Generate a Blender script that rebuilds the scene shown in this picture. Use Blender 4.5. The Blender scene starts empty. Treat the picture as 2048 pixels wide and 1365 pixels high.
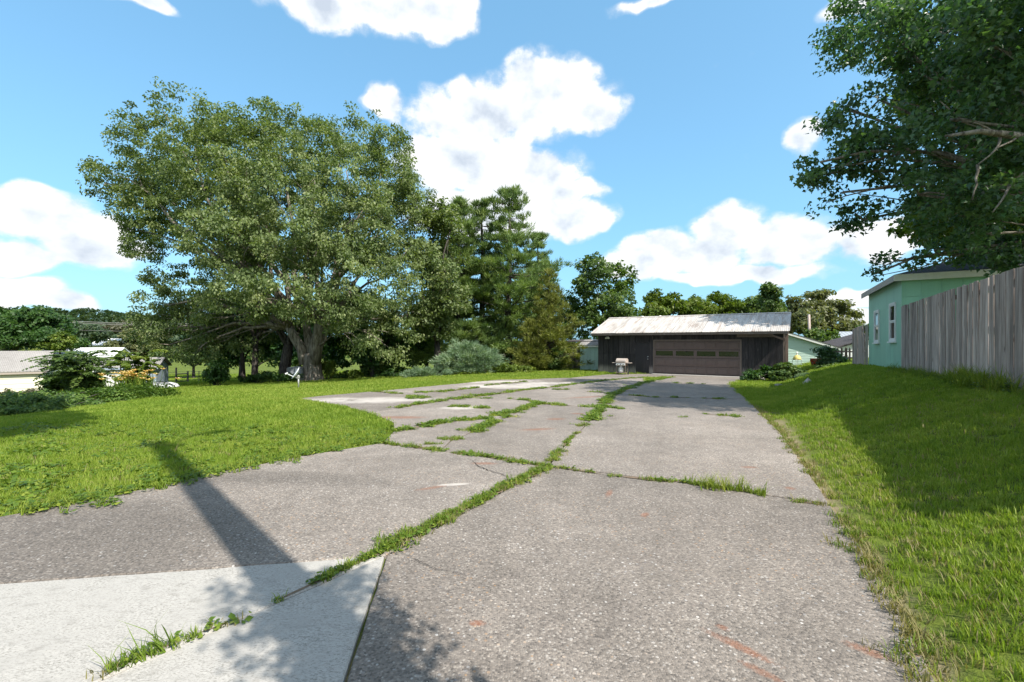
import bpy, math, random
import numpy as np
from mathutils import Vector, Matrix

# ------------------------------------------------------------------ camera, sky, sun, exposure
SC = bpy.context.scene
COL = SC.collection
F, CX, HY, EYE = 900.0, 1024.0, 686.0, 1.6          # lens in photo pixels, horizon row, eye height
cam = bpy.data.cameras.new("camera"); camo = bpy.data.objects.new("camera", cam); COL.objects.link(camo)
camo.location = (0, 0, EYE); camo.rotation_euler = (math.radians(90), 0, 0)
cam.sensor_width = 36; cam.lens = F / 2048 * 36; cam.shift_y = (HY - 682.5) / 2048
cam.clip_start = 0.05; cam.clip_end = 6000
SC.camera = camo
SUN_AZ = math.radians(135.5)      # clockwise from +Y, direction towards the sun
SUN_EL = math.radians(49)
sd = Vector((math.sin(SUN_AZ) * math.cos(SUN_EL), math.cos(SUN_AZ) * math.cos(SUN_EL), math.sin(SUN_EL)))
sun = bpy.data.lights.new("sun", 'SUN'); sun.energy = 3.15; sun.angle = math.radians(0.55); sun.color = (1.0, 0.945, 0.85)
suno = bpy.data.objects.new("sun", sun); COL.objects.link(suno)
suno.rotation_euler = (-sd).to_track_quat('-Z', 'Y').to_euler()
SC.view_settings.view_transform = 'Standard'; SC.view_settings.look = 'None'
SC.view_settings.exposure = 1.32; SC.view_settings.gamma = 1.0
SC.view_settings.use_curve_mapping = False
SC.cycles.max_bounces = 5; SC.cycles.diffuse_bounces = 2; SC.cycles.glossy_bounces = 2
SC.cycles.transmission_bounces = 4; SC.cycles.transparent_max_bounces = 4
SC.cycles.use_denoising = True

class NT:
    """small helper round a node tree"""
    def __init__(s, tree): s.t = tree; s.n = tree.nodes; s.l = tree.links
    def add(s, kind, **kw):
        x = s.n.new(kind)
        for k, v in kw.items(): setattr(x, k, v)
        return x
    def put(s, sock, v):
        if hasattr(v, 'links') or isinstance(v, bpy.types.NodeSocket): s.l.new(v, sock)
        elif v is not None: sock.default_value = v
    def math(s, op, a, b=None, c=None, clamp=False):
        x = s.add('ShaderNodeMath', operation=op); x.use_clamp = clamp
        for i, v in enumerate((a, b, c)):
            if v is not None: s.put(x.inputs[i], v)
        return x.outputs[0]
    def vmath(s, op, a, b=None, scale=None):
        x = s.add('ShaderNodeVectorMath', operation=op)
        s.put(x.inputs[0], a)
        if b is not None: s.put(x.inputs[1], b)
        if scale is not None: s.put(x.inputs['Scale'], scale)
        return x.outputs['Value'] if op in ('LENGTH', 'DOT_PRODUCT', 'DISTANCE') else x.outputs[0]
    def rng(s, v, a, b, c=0.0, d=1.0, smooth=True):
        x = s.add('ShaderNodeMapRange', interpolation_type='SMOOTHSTEP' if smooth else 'LINEAR')
        s.put(x.inputs[0], v)
        for i, q in enumerate((a, b, c, d)): s.put(x.inputs[i + 1], q)
        return x.outputs[0]
    def noise(s, vec, scale, detail=4, rough=0.55, dist=0.0):
        x = s.add('ShaderNodeTexNoise'); s.put(x.inputs['Vector'], vec)
        x.inputs['Scale'].default_value = scale; x.inputs['Detail'].default_value = detail
        x.inputs['Roughness'].default_value = rough; x.inputs['Distortion'].default_value = dist
        return x.outputs[0]
    def voro(s, vec, scale, feature='F1', out='Distance', rnd=1.0):
        x = s.add('ShaderNodeTexVoronoi', feature=feature); s.put(x.inputs['Vector'], vec)
        x.inputs['Scale'].default_value = scale; x.inputs['Randomness'].default_value = rnd
        return x.outputs[out]
    def mix(s, f, a, b, blend='MIX'):
        x = s.add('ShaderNodeMix', data_type='RGBA', blend_type=blend); x.clamp_factor = True
        s.put(x.inputs[0], f)
        for i, v in ((6, a), (7, b)):
            s.put(x.inputs[i], (v[0], v[1], v[2], 1) if isinstance(v, tuple) else v)
        return x.outputs[2]
    def ramp(s, f, stops):
        x = s.add('ShaderNodeValToRGB'); s.put(x.inputs[0], f)
        e = x.color_ramp.elements
        while len(e) < len(stops): e.new(0.5)
        for q, (p, c) in zip(e, stops): q.position = p; q.color = (c[0], c[1], c[2], 1)
        return x.outputs[0]
    def sep(s, v):
        x = s.add('ShaderNodeSeparateXYZ'); s.put(x.inputs[0], v); return x.outputs
    def comb(s, a, b, c):
        x = s.add('ShaderNodeCombineXYZ')
        for i, v in enumerate((a, b, c)): s.put(x.inputs[i], v)
        return x.outputs[0]

# ---- world: Nishita sky with cumulus clouds placed by azimuth and elevation
world = bpy.data.worlds.new("World"); SC.world = world; world.use_nodes = True
W = NT(world.node_tree); W.n.clear()
sky = W.add('ShaderNodeTexSky', sky_type='NISHITA'); sky.sun_disc = False
sky.sun_elevation = SUN_EL; sky.sun_rotation = SUN_AZ; sky.air_density = 1.0; sky.dust_density = 1.4; sky.ozone_density = 2.5
SKY_STRENGTH = 0.15
dirv = W.vmath('NORMALIZE', W.add('ShaderNodeTexCoord').outputs['Generated'])
dx, dy, dz = W.sep(dirv)
az = W.math('ARCTAN2', dx, dy)
el = W.math('ARCSINE', dz)
azel = W.comb(az, el, 0.0)
def pix_azel(px, py):
    x, z = (px - CX) / F, (HY - py) / F
    return math.atan2(x, 1), math.atan2(z, math.hypot(x, 1))
# clouds seen in the photo: centre x, y and half width, half height (photo pixels)
CLOUDS = [(700, 0, 235, 62), (885, 32, 95, 44), (265, -6, 100, 20),
          (1085, 195, 165, 76), (950, 240, 165, 66), (770, 208, 56, 42), (1190, 222, 76, 44),
          (930, 320, 175, 70), (1060, 350, 135, 64), (990, 425, 205, 66), (1140, 435, 108, 44), (1120, 378, 96, 34),
          (95, 440, 200, 66), (190, 500, 165, 48), (15, 520, 130, 46), (60, 588, 120, 30), (135, 606, 80, 24),
          (1450, 465, 105, 58), (1370, 505, 170, 54), (1575, 480, 140, 64), (1280, 530, 125, 40), (1470, 550, 220, 24), (1760, 480, 150, 46),
          (1705, 594, 120, 28), (1725, 640, 54, 28), (1602, 283, 46, 40), (1710, 10, 105, 26), (1330, -4, 130, 16),
          # beyond the frame
          (-500, 300, 300, 90), (2700, 380, 420, 110)]
wn = W.add('ShaderNodeTexNoise'); W.put(wn.inputs['Vector'], azel); wn.inputs['Scale'].default_value = 11; wn.inputs['Detail'].default_value = 2
warp = W.vmath('SCALE', W.vmath('SUBTRACT', wn.outputs['Color'], (0.5, 0.5, 0.5)), scale=0.075)
pw = W.vmath('ADD', azel, warp)
dens = None
for (x, y, rx, ry) in CLOUDS:
    a, e = pix_azel(x, y)
    c2 = math.cos(a)
    ra, re = rx / F * c2 * c2, ry / F * c2
    mp = W.add('ShaderNodeMapping', vector_type='TEXTURE'); W.put(mp.inputs[0], pw)
    mp.inputs['Location'].default_value = (a, e, 0); mp.inputs['Scale'].default_value = (ra, re, 1)
    gr = W.add('ShaderNodeTexGradient', gradient_type='SPHERICAL'); W.put(gr.inputs[0], mp.outputs[0])
    d = gr.outputs['Fac']
    dens = d if dens is None else W.math('MAXIMUM', dens, d)
# clouds all round the rest of the sky, out of the picture
n_big = W.noise(W.vmath('MULTIPLY', dirv, (1, 1, 2.2)), 1.6, 2)
behind = W.rng(dy, 0.35, 0.05)
dens = W.math('MAXIMUM', dens, W.math('MULTIPLY', W.math('MULTIPLY', W.math('SUBTRACT', n_big, 0.46), behind), 6.0))
azel_s = W.vmath('MULTIPLY', azel, (1.0, 1.25, 1.0))
fb = W.noise(azel_s, 15, 7, 0.58)
field = W.math('ADD', dens, W.math('MULTIPLY', W.math('SUBTRACT', fb, 0.5), W.rng(dens, 0.0, 0.15, 0.35, 1.05)))
mask = W.rng(field, 0.05, 0.36)
wisp = W.math('MULTIPLY', W.math('MULTIPLY', W.rng(W.math('ADD', dens, W.math('SUBTRACT', fb, 0.5)), -0.05, 0.35), W.rng(dens, 0.0, 0.12)), 0.5)
mask = W.math('MAXIMUM', mask, wisp)
soft = W.noise(W.vmath('ADD', azel_s, (0.01, 0.018, 0)), 11, 4, 0.5)
lit = W.math('ADD', W.math('ADD', 0.62, W.math('MULTIPLY', W.math('SUBTRACT', fb, soft), 1.9)), W.math('MULTIPLY', W.math('SUBTRACT', 0.42, field), 0.45), clamp=True)
cloudc = W.ramp(lit, [(0.0, (0.26, 0.295, 0.345)), (0.30, (0.345, 0.375, 0.41)), (0.58, (0.425, 0.437, 0.45)), (1.0, (0.475, 0.472, 0.465))])
skyc = W.vmath('SCALE', sky.outputs[0], scale=SKY_STRENGTH)
low = W.rng(el, 0.0, 0.55)
skyc = W.vmath('MULTIPLY', skyc, (0.66, 0.77, 0.755))
skyc = W.mix(W.math('MULTIPLY_ADD', W.math('SUBTRACT', 1.0, low), 0.22, 0.40), skyc, (0.100, 0.265, 0.405))
allc = W.mix(mask, skyc, cloudc)
bg = W.add('ShaderNodeBackground'); W.put(bg.inputs[0], allc); bg.inputs[1].default_value = 1.0
W.l.new(bg.outputs[0], W.add('ShaderNodeOutputWorld').inputs[0])

# ------------------------------------------------------------------ terrain
LU = np.array((0.457, 0.889)); LV = np.array((0.889, -0.457))      # along the drive / across it to the right
def sstep(t): t = np.clip(t, 0, 1); return t * t * (3 - 2 * t)
def H(x, y):
    x = np.asarray(x, float); y = np.asarray(y, float)
    u = x * LU[0] + y * LU[1]; v = x * LV[0] + y * LV[1]
    z = -0.016 * np.clip(u, 0, 32)
    z = z - 0.05 * np.clip(-12.5 - v, 0, 45)
    v0 = 0.75 + np.clip(u - 18, 0, 30) * 0.10
    amp = 1.03 - 0.012 * np.clip(u - 22, 0, 60)
    z = z + amp * sstep((v - v0) / 3.5) ** 0.78 * sstep((u + 14) / 12)
    return z
def h1(x, y): return float(H(x, y))
def at(px, py, Z): return Vector(((px - CX) / F * Z, Z, EYE - (py - HY) / F * Z))
def gp(px, py):
    """the point of the ground seen at a photo pixel"""
    rx, rz = (px - CX) / F, -(py - HY) / F
    lo, t = 0.5, 0.5
    while t < 200:
        if EYE + rz * t < h1(rx * t, t): break
        lo = t; t *= 1.03
    hi = t
    for _ in range(30):
        m = (lo + hi) / 2
        if EYE + rz * m < h1(rx * m, m): hi = m
        else: lo = m
    return np.array((rx * hi, hi))

# ------------------------------------------------------------------ object helpers
def tag(o, label=None, cat=None, group=None, kind=None):
    if label: o['label'] = label
    if cat: o['category'] = cat
    if group: o['group'] = group
    if kind: o['kind'] = kind
    return o
def empty(name, loc=(0, 0, 0), rz=0.0, label=None, cat=None, group=None, kind=None):
    o = bpy.data.objects.new(name, None); COL.objects.link(o)
    o.location = loc; o.rotation_euler = (0, 0, rz); o.empty_display_size = 0.2
    return tag(o, label, cat, group, kind)
def link(name, me, parent=None, loc=None, rot=None):
    o = bpy.data.objects.new(name, me); COL.objects.link(o)
    if parent is not None: o.parent = parent
    if loc is not None: o.location = loc
    if rot is not None: o.rotation_euler = rot
    return o
def np_mesh(name, V, tri, mats, tint=None, smooth=False):
    me = bpy.data.meshes.new(name)
    V = np.ascontiguousarray(V, np.float32); tri = np.ascontiguousarray(tri, np.int32)
    me.vertices.add(len(V)); me.vertices.foreach_set('co', V.ravel())
    k = tri.shape[1]; n = len(tri)
    me.loops.add(n * k); me.loops.foreach_set('vertex_index', tri.ravel())
    me.polygons.add(n); me.polygons.foreach_set('loop_start', np.arange(0, n * k, k, dtype=np.int32))
    if smooth: me.polygons.foreach_set('use_smooth', np.ones(n, bool))
    for m in (mats if isinstance(mats, (list, tuple)) else [mats]): me.materials.append(m)
    if tint is not None:
        a = me.attributes.new('tint', 'FLOAT', 'POINT'); a.data.foreach_set('value', np.ascontiguousarray(tint, np.float32))
    me.update(calc_edges=True); me.validate()
    return me
class MB:
    """collects boxes, prisms, tubes ...; build() links them as one mesh object"""
    def __init__(s): s.v = []; s.f = []
    def add(s, vs, fs):
        b = len(s.v); s.v += [tuple(map(float, v)) for v in vs]; s.f += [tuple(b + i for i in q) for q in fs]; return s
    def box(s, x0, x1, y0, y1, z0, z1, M=None):
        vs = [(x, y, z) for z in (z0, z1) for y in (y0, y1) for x in (x0, x1)]
        if M is not None: vs = [M @ Vector(v) for v in vs]
        return s.add(vs, [(0, 2, 3, 1), (4, 5, 7, 6), (0, 1, 5, 4), (2, 6, 7, 3), (0, 4, 6, 2), (1, 3, 7, 5)])
    def prism(s, prof, a, b, axis='x'):
        """closed 2-D profile extruded from a to b; axis x: profile is (y, z); axis y: (x, z); axis z: (x, y)"""
        n = len(prof)
        def P(t, p): return {'x': (t, p[0], p[1]), 'y': (p[0], t, p[1]), 'z': (p[0], p[1], t)}[axis]
        vs = [P(a, p) for p in prof] + [P(b, p) for p in prof]
        return s.add(vs, [tuple(range(n))[::-1], tuple(range(n, 2 * n))] + [(i, (i + 1) % n, n + (i + 1) % n, n + i) for i in range(n)])
    def tube(s, pts, rad, n=8, cap=True):
        pts = [Vector(p) for p in pts]; m = len(pts)
        if not hasattr(rad, '__len__'): rad = [rad] * m
        vs = []; ref = None
        for i, p in enumerate(pts):
            d = (pts[min(i + 1, m - 1)] - pts[max(i - 1, 0)]).normalized()
            if ref is None: ref = Vector((1, 0, 0)) if abs(d.x) < 0.8 else Vector((0, 1, 0))
            u = d.cross(ref).normalized(); w = d.cross(u); ref = w.cross(d) if False else ref
            for k in range(n):
                a = 2 * math.pi * k / n
                vs.append(p + (u * math.cos(a) + w * math.sin(a)) * rad[i])
        fs = [(i * n + k, i * n + (k + 1) % n, (i + 1) * n + (k + 1) % n, (i + 1) * n + k) for i in range(m - 1) for k in range(n)]
        if cap: fs += [tuple(range(n))[::-1], tuple((m - 1) * n + k for k in range(n))]
        return s.add(vs, fs)
    def lathe(s, prof, n=20, c=(0, 0, 0), M=None):
        vs = []
        for (r, z) in prof:
            for k in range(n):
                a = 2 * math.pi * k / n; q = Vector((c[0] + r * math.cos(a), c[1] + r * math.sin(a), c[2] + z)); vs.append(M @ q if M else q)
        m = len(prof)
        fs = [(i * n + k, i * n + (k + 1) % n, (i + 1) * n + (k + 1) % n, (i + 1) * n + k) for i in range(m - 1) for k in range(n)]
        fs += [tuple(range(n))[::-1], tuple((m - 1) * n + k for k in range(n))]
        return s.add(vs, fs)
    def mesh(s, name, mat, bevel=0.0, smooth=False):
        me = bpy.data.meshes.new(name); me.from_pydata(s.v, [], s.f); me.materials.append(mat)
        if bevel:
            import bmesh
            bm = bmesh.new(); bm.from_mesh(me)
            bmesh.ops.bevel(bm, geom=list(bm.edges), offset=bevel, segments=1, affect='EDGES', clamp_overlap=True)
            bm.to_mesh(me); bm.free()
        if smooth: me.polygons.foreach_set('use_smooth', np.ones(len(me.polygons), bool))
        me.update(); return me
    def build(s, name, mat, parent=None, loc=None, rot=None, bevel=0.0, smooth=False):
        return link(name, s.mesh(name, mat, bevel, smooth), parent, loc, rot)

# ------------------------------------------------------------------ materials
def new_mat(name):
    m = bpy.data.materials.new(name); m.use_nodes = True
    t = NT(m.node_tree); t.n.clear()
    out = t.add('ShaderNodeOutputMaterial')
    return m, t, out
def finish(t, out, color, rough=0.8, spec=0.3, bump=None, bstr=0.3, bdist=0.01, metal=0.0, **kw):
    p = t.add('ShaderNodeBsdfPrincipled')
    t.put(p.inputs['Base Color'], (color[0], color[1], color[2], 1) if isinstance(color, tuple) else color)
    t.put(p.inputs['Roughness'], rough); t.put(p.inputs['Metallic'], metal)
    p.inputs['Specular IOR Level'].default_value = spec
    for k, v in kw.items(): t.put(p.inputs[k], v)
    if bump is not None:
        b = t.add('ShaderNodeBump'); b.inputs['Strength'].default_value = bstr; b.inputs['Distance'].default_value = bdist
        t.put(b.inputs['Height'], bump); t.l.new(b.outputs[0], p.inputs['Normal'])
    t.l.new(p.outputs[0], out.inputs[0]); return p
def pos(t): return t.add('ShaderNodeNewGeometry').outputs['Position']
def obc(t): return t.add('ShaderNodeTexCoord').outputs['Object']
def orand(t): return t.add('ShaderNodeObjectInfo').outputs['Random']

def mat_plain(name, color, rough=0.6, var=0.12, scale=6.0, metal=0.0, spec=0.3, bstr=0.12, randobj=0.0):
    m, t, o = new_mat(name); c = obc(t)
    n = t.noise(c, scale, 5, 0.6)
    f = t.math('MULTIPLY_ADD', t.math('SUBTRACT', n, 0.5), 2 * var, 1.0)
    if randobj: f = t.math('MULTIPLY', f, t.math('MULTIPLY_ADD', t.math('SUBTRACT', orand(t), 0.5), 2 * randobj, 1.0))
    col = t.vmath('SCALE', (color[0], color[1], color[2]), scale=f)
    finish(t, o, col, rough, spec, n, bstr, 0.004, metal); return m

def stain_mask(t, P, spots, nz, amp=3.2, lo=-0.2, hi=0.9):
    """rust and oil marks: (x, y, half length, half width, turn)"""
    res = None
    sx = t.sep(P)
    for (x, y, a, b, r) in spots:
        c, s = math.cos(r), math.sin(r)
        u = t.math('MULTIPLY_ADD', t.math('SUBTRACT', sx[0], x), c / a, t.math('MULTIPLY', t.math('SUBTRACT', sx[1], y), s / a))
        v = t.math('MULTIPLY_ADD', t.math('SUBTRACT', sx[0], x), -s / b, t.math('MULTIPLY', t.math('SUBTRACT', sx[1], y), c / b))
        q = t.math('ADD', t.math('MULTIPLY', u, u), t.math('MULTIPLY', v, v))
        m = t.math('SUBTRACT', 1.0, q)
        res = m if res is None else t.math('MAXIMUM', res, m)
    return t.rng(t.math('ADD', res, t.math('MULTIPLY', t.math('SUBTRACT', nz, 0.5), amp)), lo, hi)

def G(px, py): return gp(px, py)
def spot(px, py, a, b, r=0.0): q = gp(px, py); return (q[0], q[1], a, b, r)

def make_aggregate():
    m, t, o = new_mat("exposed aggregate concrete"); P = pos(t)
    big = t.noise(P, 0.35, 5, 0.62); mid = t.noise(P, 2.6, 5, 0.65); fine = t.noise(P, 45, 3, 0.6)
    vcol = t.voro(P, 78, out='Color'); vd = t.voro(P, 78)
    vcol2 = t.voro(P, 34, out='Color'); vd2 = t.voro(P, 34)
    r1 = t.sep(vcol)[0]; r2 = t.sep(vcol2)[1]
    base = t.ramp(r1, [(0.0, (0.085, 0.076, 0.070)), (0.25, (0.165, 0.143, 0.125)), (0.6, (0.240, 0.209, 0.183)), (0.88, (0.305, 0.262, 0.224)), (1.0, (0.43, 0.39, 0.35))])
    base = t.mix(t.rng(vd, 0.0, 0.75, 0.0, 0.55), base, (0.188, 0.164, 0.144))
    # larger pebbles, some white, some ochre
    peb = t.math('MULTIPLY', t.rng(vd2, 0.36, 0.24), t.rng(r2, 0.70, 0.72))
    pc = t.ramp(t.sep(vcol2)[2], [(0.0, (0.20, 0.17, 0.15)), (0.3, (0.46, 0.43, 0.40)), (0.62, (0.34, 0.22, 0.13)), (0.8, (0.17, 0.165, 0.17)), (1.0, (0.58, 0.55, 0.52))])
    base = t.mix(t.math('MULTIPLY', peb, 0.85), base, pc)
    rob = orand(t)
    f = t.math('MULTIPLY_ADD', t.math('SUBTRACT', big, 0.5), 1.0, 1.0)
    f = t.math('MULTIPLY', f, t.math('MULTIPLY_ADD', t.math('SUBTRACT', mid, 0.5), 0.75, 1.0))
    f = t.math('MULTIPLY', f, t.math('MULTIPLY_ADD', t.math('SUBTRACT', rob, 0.5), 0.30, 1.0))
    base = t.vmath('SCALE', base, scale=f)
    # old dark tyre film on the near left slab, washed-out pale lime on the far left ones
    dk = stain_mask(t, P, [spot(120, 1070, 2.2, 0.9, -0.25), spot(520, 960, 1.8, 0.35, -0.1), spot(60, 1150, 1.3, 0.25, 0.0)], mid)
    base = t.mix(t.math('MULTIPLY', dk, 0.55), base, t.vmath('SCALE', base, scale=0.50))
    wh = stain_mask(t, P, [spot(740, 803, 2.3, 1.0, 0.1), spot(1030, 774, 2.5, 1.2, 0.3), spot(1120, 768, 2.5, 0.9, 0.3), spot(930, 818, 0.7, 0.4, 0.2), spot(1000, 765, 2, 0.5, 0.4), spot(905, 975, 0.2, 0.05, 0.2)], big)
    wh = t.math('MULTIPLY', wh, t.rng(mid, 0.22, 0.52))
    base = t.mix(t.math('MULTIPLY', wh, 0.75), base, (0.52, 0.475, 0.435))
    ru = stain_mask(t, P, [spot(1445, 1262, 0.035, 0.022, -0.8), spot(1478, 1300, 0.16, 0.030, -0.85), spot(1525, 1352, 0.10, 0.025, -0.85), spot(955, 1256, 0.04, 0.025, 0), spot(1290, 1035, 0.06, 0.03, 1.0),
        spot(1498, 940, 0.10, 0.05, 0), spot(1580, 983, 0.05, 0.05, 0), spot(968, 932, 0.16, 0.06, 0), spot(1218, 992, 0.12, 0.03, 1.2), spot(1075, 862, 0.30, 0.10, 0.3), spot(1112, 841, 0.2, 0.12, 0.3), spot(1180, 796, 0.9, 0.15, 0.5), spot(800, 838, 0.5, 0.18, 0), spot(862, 982, 0.16, 0.04, 0.5), spot(1735, 1310, 0.09, 0.035, -0.8), spot(1155, 830, 0.15, 0.1, 0)], t.math('ADD', t.math('MULTIPLY', fine, 0.6), t.math('MULTIPLY', t.sep(vcol)[1], 0.4)), 2.2, -1.1, 1.3)
    base = t.mix(t.math('MULTIPLY', ru, t.math('MULTIPLY_ADD', mid, 0.8, 0.10)), base, (0.235, 0.078, 0.03))
    hgt = t.math('ADD', t.math('MULTIPLY', t.rng(vd, 0.7, 0.1), 0.6), t.math('MULTIPLY', peb, 0.5))
    finish(t, o, base, 0.85, 0.25, hgt, 0.55, 0.006); return m
def make_broom():
    m, t, o = new_mat("broomed pale concrete"); P = pos(t)
    mid = t.noise(P, 3.0, 6, 0.68); fine = t.noise(P, 90, 3, 0.7)
    st = t.noise(t.vmath('MULTIPLY', P, (16, 160, 1)), 1.0, 3, 0.6)
    sp = t.noise(t.vmath('MULTIPLY', P, (1.0, 2.2, 1.0)), 60, 6, 0.8)
    col = t.mix(t.rng(t.math('ADD', sp, t.math('MULTIPLY', t.math('SUBTRACT', mid, 0.5), 0.35)), 0.47, 0.68), (0.40, 0.38, 0.352), (0.18, 0.17, 0.153))
    mot = t.noise(t.vmath('MULTIPLY', P, (1.0, 1.7, 1.0)), 9, 6, 0.75)
    col = t.mix(t.math('MULTIPLY', t.rng(mot, 0.50, 0.72), 0.55), col, (0.20, 0.188, 0.168))
    col = t.mix(t.math('MULTIPLY', t.rng(st, 0.5, 0.75), 0.4), col, (0.23, 0.215, 0.195))
    f = t.math('MULTIPLY', t.math('MULTIPLY_ADD', t.math('SUBTRACT', mid, 0.5), 0.7, 1.0), t.math('MULTIPLY_ADD', t.math('SUBTRACT', fine, 0.5), 0.3, 1.0))
    col = t.vmath('SCALE', col, scale=f)
    finish(t, o, col, 0.85, 0.25, t.math('ADD', st, fine), 0.10, 0.003); return m
def make_ground():
    m, t, o = new_mat("lawn soil and thatch"); P = pos(t)
    n1 = t.noise(P, 0.25, 4, 0.6); n2 = t.noise(P, 3.0, 5, 0.7); n3 = t.noise(P, 40, 4, 0.7)
    g = t.mix(t.rng(n2, 0.35, 0.7), (0.070, 0.098, 0.020), (0.140, 0.175, 0.030))
    g = t.mix(t.rng(n1, 0.45, 0.7, 0.0, 0.5), g, (0.16, 0.19, 0.04))
    g = t.vmath('SCALE', g, scale=t.math('MULTIPLY_ADD', n3, 1.0, 0.5))
    # bare sandy soil along the drive's right edge
    sx = t.sep(P)
    v = t.math('ADD', t.math('MULTIPLY', sx[0], float(LV[0])), t.math('MULTIPLY', sx[1], float(LV[1])))
    bare = t.math('MULTIPLY', t.rng(t.math('ADD', v, t.math('MULTIPLY', t.math('SUBTRACT', n2, 0.5), 0.5)), 0.98, 0.72), t.rng(v, -2.0, -1.5))
    u = t.math('ADD', t.math('MULTIPLY', sx[0], float(LU[0])), t.math('MULTIPLY', sx[1], float(LU[1])))
    bare = t.math('MULTIPLY', bare, t.rng(u, 15.0, 9.0))
    dirt = t.mix(n3, (0.20, 0.15, 0.10), (0.38, 0.30, 0.21))
    g = t.mix(bare, g, dirt)
    finish(t, o, g, 0.95, 0.1, n3, 0.6, 0.03); return m
def make_leaf(name, ca, cb, cc=None, transl=0.35, rough=0.5, spec=0.35):
    m, t, o = new_mat(name)
    tint = t.add('ShaderNodeAttribute', attribute_name='tint').outputs['Fac']
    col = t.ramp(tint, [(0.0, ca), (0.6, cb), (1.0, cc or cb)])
    p = t.add('ShaderNodeBsdfPrincipled'); t.put(p.inputs['Base Color'], col); p.inputs['Roughness'].default_value = rough
    p.inputs['Specular IOR Level'].default_value = spec
    tr = t.add('ShaderNodeBsdfTranslucent')
    t.put(tr.inputs[0], t.vmath('MULTIPLY', col, (1.25, 1.35, 0.5)))
    mx = t.add('ShaderNodeMixShader'); mx.inputs[0].default_value = transl
    t.l.new(p.outputs[0], mx.inputs[1]); t.l.new(tr.outputs[0], mx.inputs[2]); t.l.new(mx.outputs[0], o.inputs[0]); return m
def make_blade(name, ca, cb, cc, transl=0.35):
    m, t, o = new_mat(name)
    r = orand(t); P = pos(t)
    n = t.math('ADD', t.math('MULTIPLY', t.noise(P, 0.9, 4, 0.65), 0.6), t.math('MULTIPLY', t.noise(P, 0.16, 3, 0.5), 0.4))
    tint = t.add('ShaderNodeAttribute', attribute_name='tint').outputs['Fac']
    f = t.math('ADD', t.math('ADD', t.math('MULTIPLY', r, 0.34), t.math('MULTIPLY', tint, 0.34)), t.math('MULTIPLY', t.math('SUBTRACT', n, 0.36), 1.7), clamp=True)
    col = t.ramp(f, [(0.0, ca), (0.55, cb), (1.0, cc)])
    p = t.add('ShaderNodeBsdfPrincipled'); t.put(p.inputs['Base Color'], col); p.inputs['Roughness'].default_value = 0.55
    p.inputs['Specular IOR Level'].default_value = 0.25
    tr = t.add('ShaderNodeBsdfTranslucent'); t.put(tr.inputs[0], t.vmath('MULTIPLY', col, (1.2, 1.25, 0.5)))
    mx = t.add('ShaderNodeMixShader'); mx.inputs[0].default_value = transl
    t.l.new(p.outputs[0], mx.inputs[1]); t.l.new(tr.outputs[0], mx.inputs[2]); t.l.new(mx.outputs[0], o.inputs[0]); return m
def make_bark(name, ca, cb, scale=1.0):
    m, t, o = new_mat(name); c = obc(t)
    s = t.vmath('MULTIPLY', c, (9 * scale, 9 * scale, 1.6 * scale))
    n = t.noise(s, 1.0, 6, 0.7, 0.6); n2 = t.noise(c, 1.2 * scale, 3)
    col = t.mix(t.rng(n, 0.35, 0.65), ca, cb)
    col = t.vmath('SCALE', col, scale=t.math('MULTIPLY_ADD', n2, 0.7, 0.65))
    finish(t, o, col, 0.9, 0.15, n, 0.9, 0.05); return m
def make_wood(name, ca, cb, grain=(26, 26, 1.2), randobj=0.35, paint=None, rough=0.85):
    """weathered boards, grain along the local z axis"""
    m, t, o = new_mat(name); c = obc(t); r = orand(t)
    off = t.comb(t.math('MULTIPLY', r, 37.0), t.math('MULTIPLY', r, 91.0), t.math('MULTIPLY', r, 53.0))
    q = t.vmath('ADD', t.vmath('MULTIPLY', c, grain), off)
    n = t.noise(q, 1.0, 6, 0.65, 0.4); n2 = t.noise(t.vmath('ADD', c, off), 1.3, 4)
    col = t.mix(t.rng(n, 0.3, 0.7), ca, cb)
    f = t.math('MULTIPLY', t.math('MULTIPLY_ADD', t.math('SUBTRACT', r, 0.5), 2 * randobj, 1.0), t.math('MULTIPLY_ADD', t.math('SUBTRACT', n2, 0.5), 0.7, 1.0))
    col = t.vmath('SCALE', col, scale=f)
    kn = t.voro(t.vmath('ADD', t.vmath('MULTIPLY', c, (5, 5, 1.4)), off), 1.0)
    col = t.mix(t.rng(kn, 0.10, 0.04), col, (ca[0] * 0.4, ca[1] * 0.35, ca[2] * 0.3))
    finish(t, o, col, rough, 0.2, n, 0.4, 0.006); return m
def make_dark_siding():
    m, t, o = new_mat("worn dark stained siding"); c = obc(t); r = orand(t)
    q = t.vmath('ADD', t.vmath('MULTIPLY', c, (22, 22, 1.5)), t.comb(t.math('MULTIPLY', r, 40.0), 0.0, t.math('MULTIPLY', r, 17.0)))
    n = t.noise(q, 1.0, 6, 0.7, 0.3); n2 = t.noise(c, 2.2, 5, 0.6)
    col = t.mix(t.rng(n, 0.30, 0.75), (0.022, 0.020, 0.023), (0.062, 0.054, 0.056))
    col = t.mix(t.rng(t.math('ADD', n2, t.math('MULTIPLY', t.math('SUBTRACT', n, 0.5), 0.7)), 0.60, 0.85, 0.0, 0.6), col, (0.14, 0.123, 0.12))
    z = t.sep(c)[2]   # paint splashed off by rain near the ground
    low_ = t.math('MULTIPLY', t.rng(t.math('ADD', z, t.math('MULTIPLY', t.math('SUBTRACT', n, 0.5), 0.9)), 0.62, 0.12), 0.85)
    col = t.mix(low_, col, (0.27, 0.235, 0.215))
    col = t.vmath('SCALE', col, scale=t.math('MULTIPLY_ADD', r, 0.5, 0.75))
    finish(t, o, col, 0.8, 0.25, n, 0.35, 0.006); return m
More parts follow.
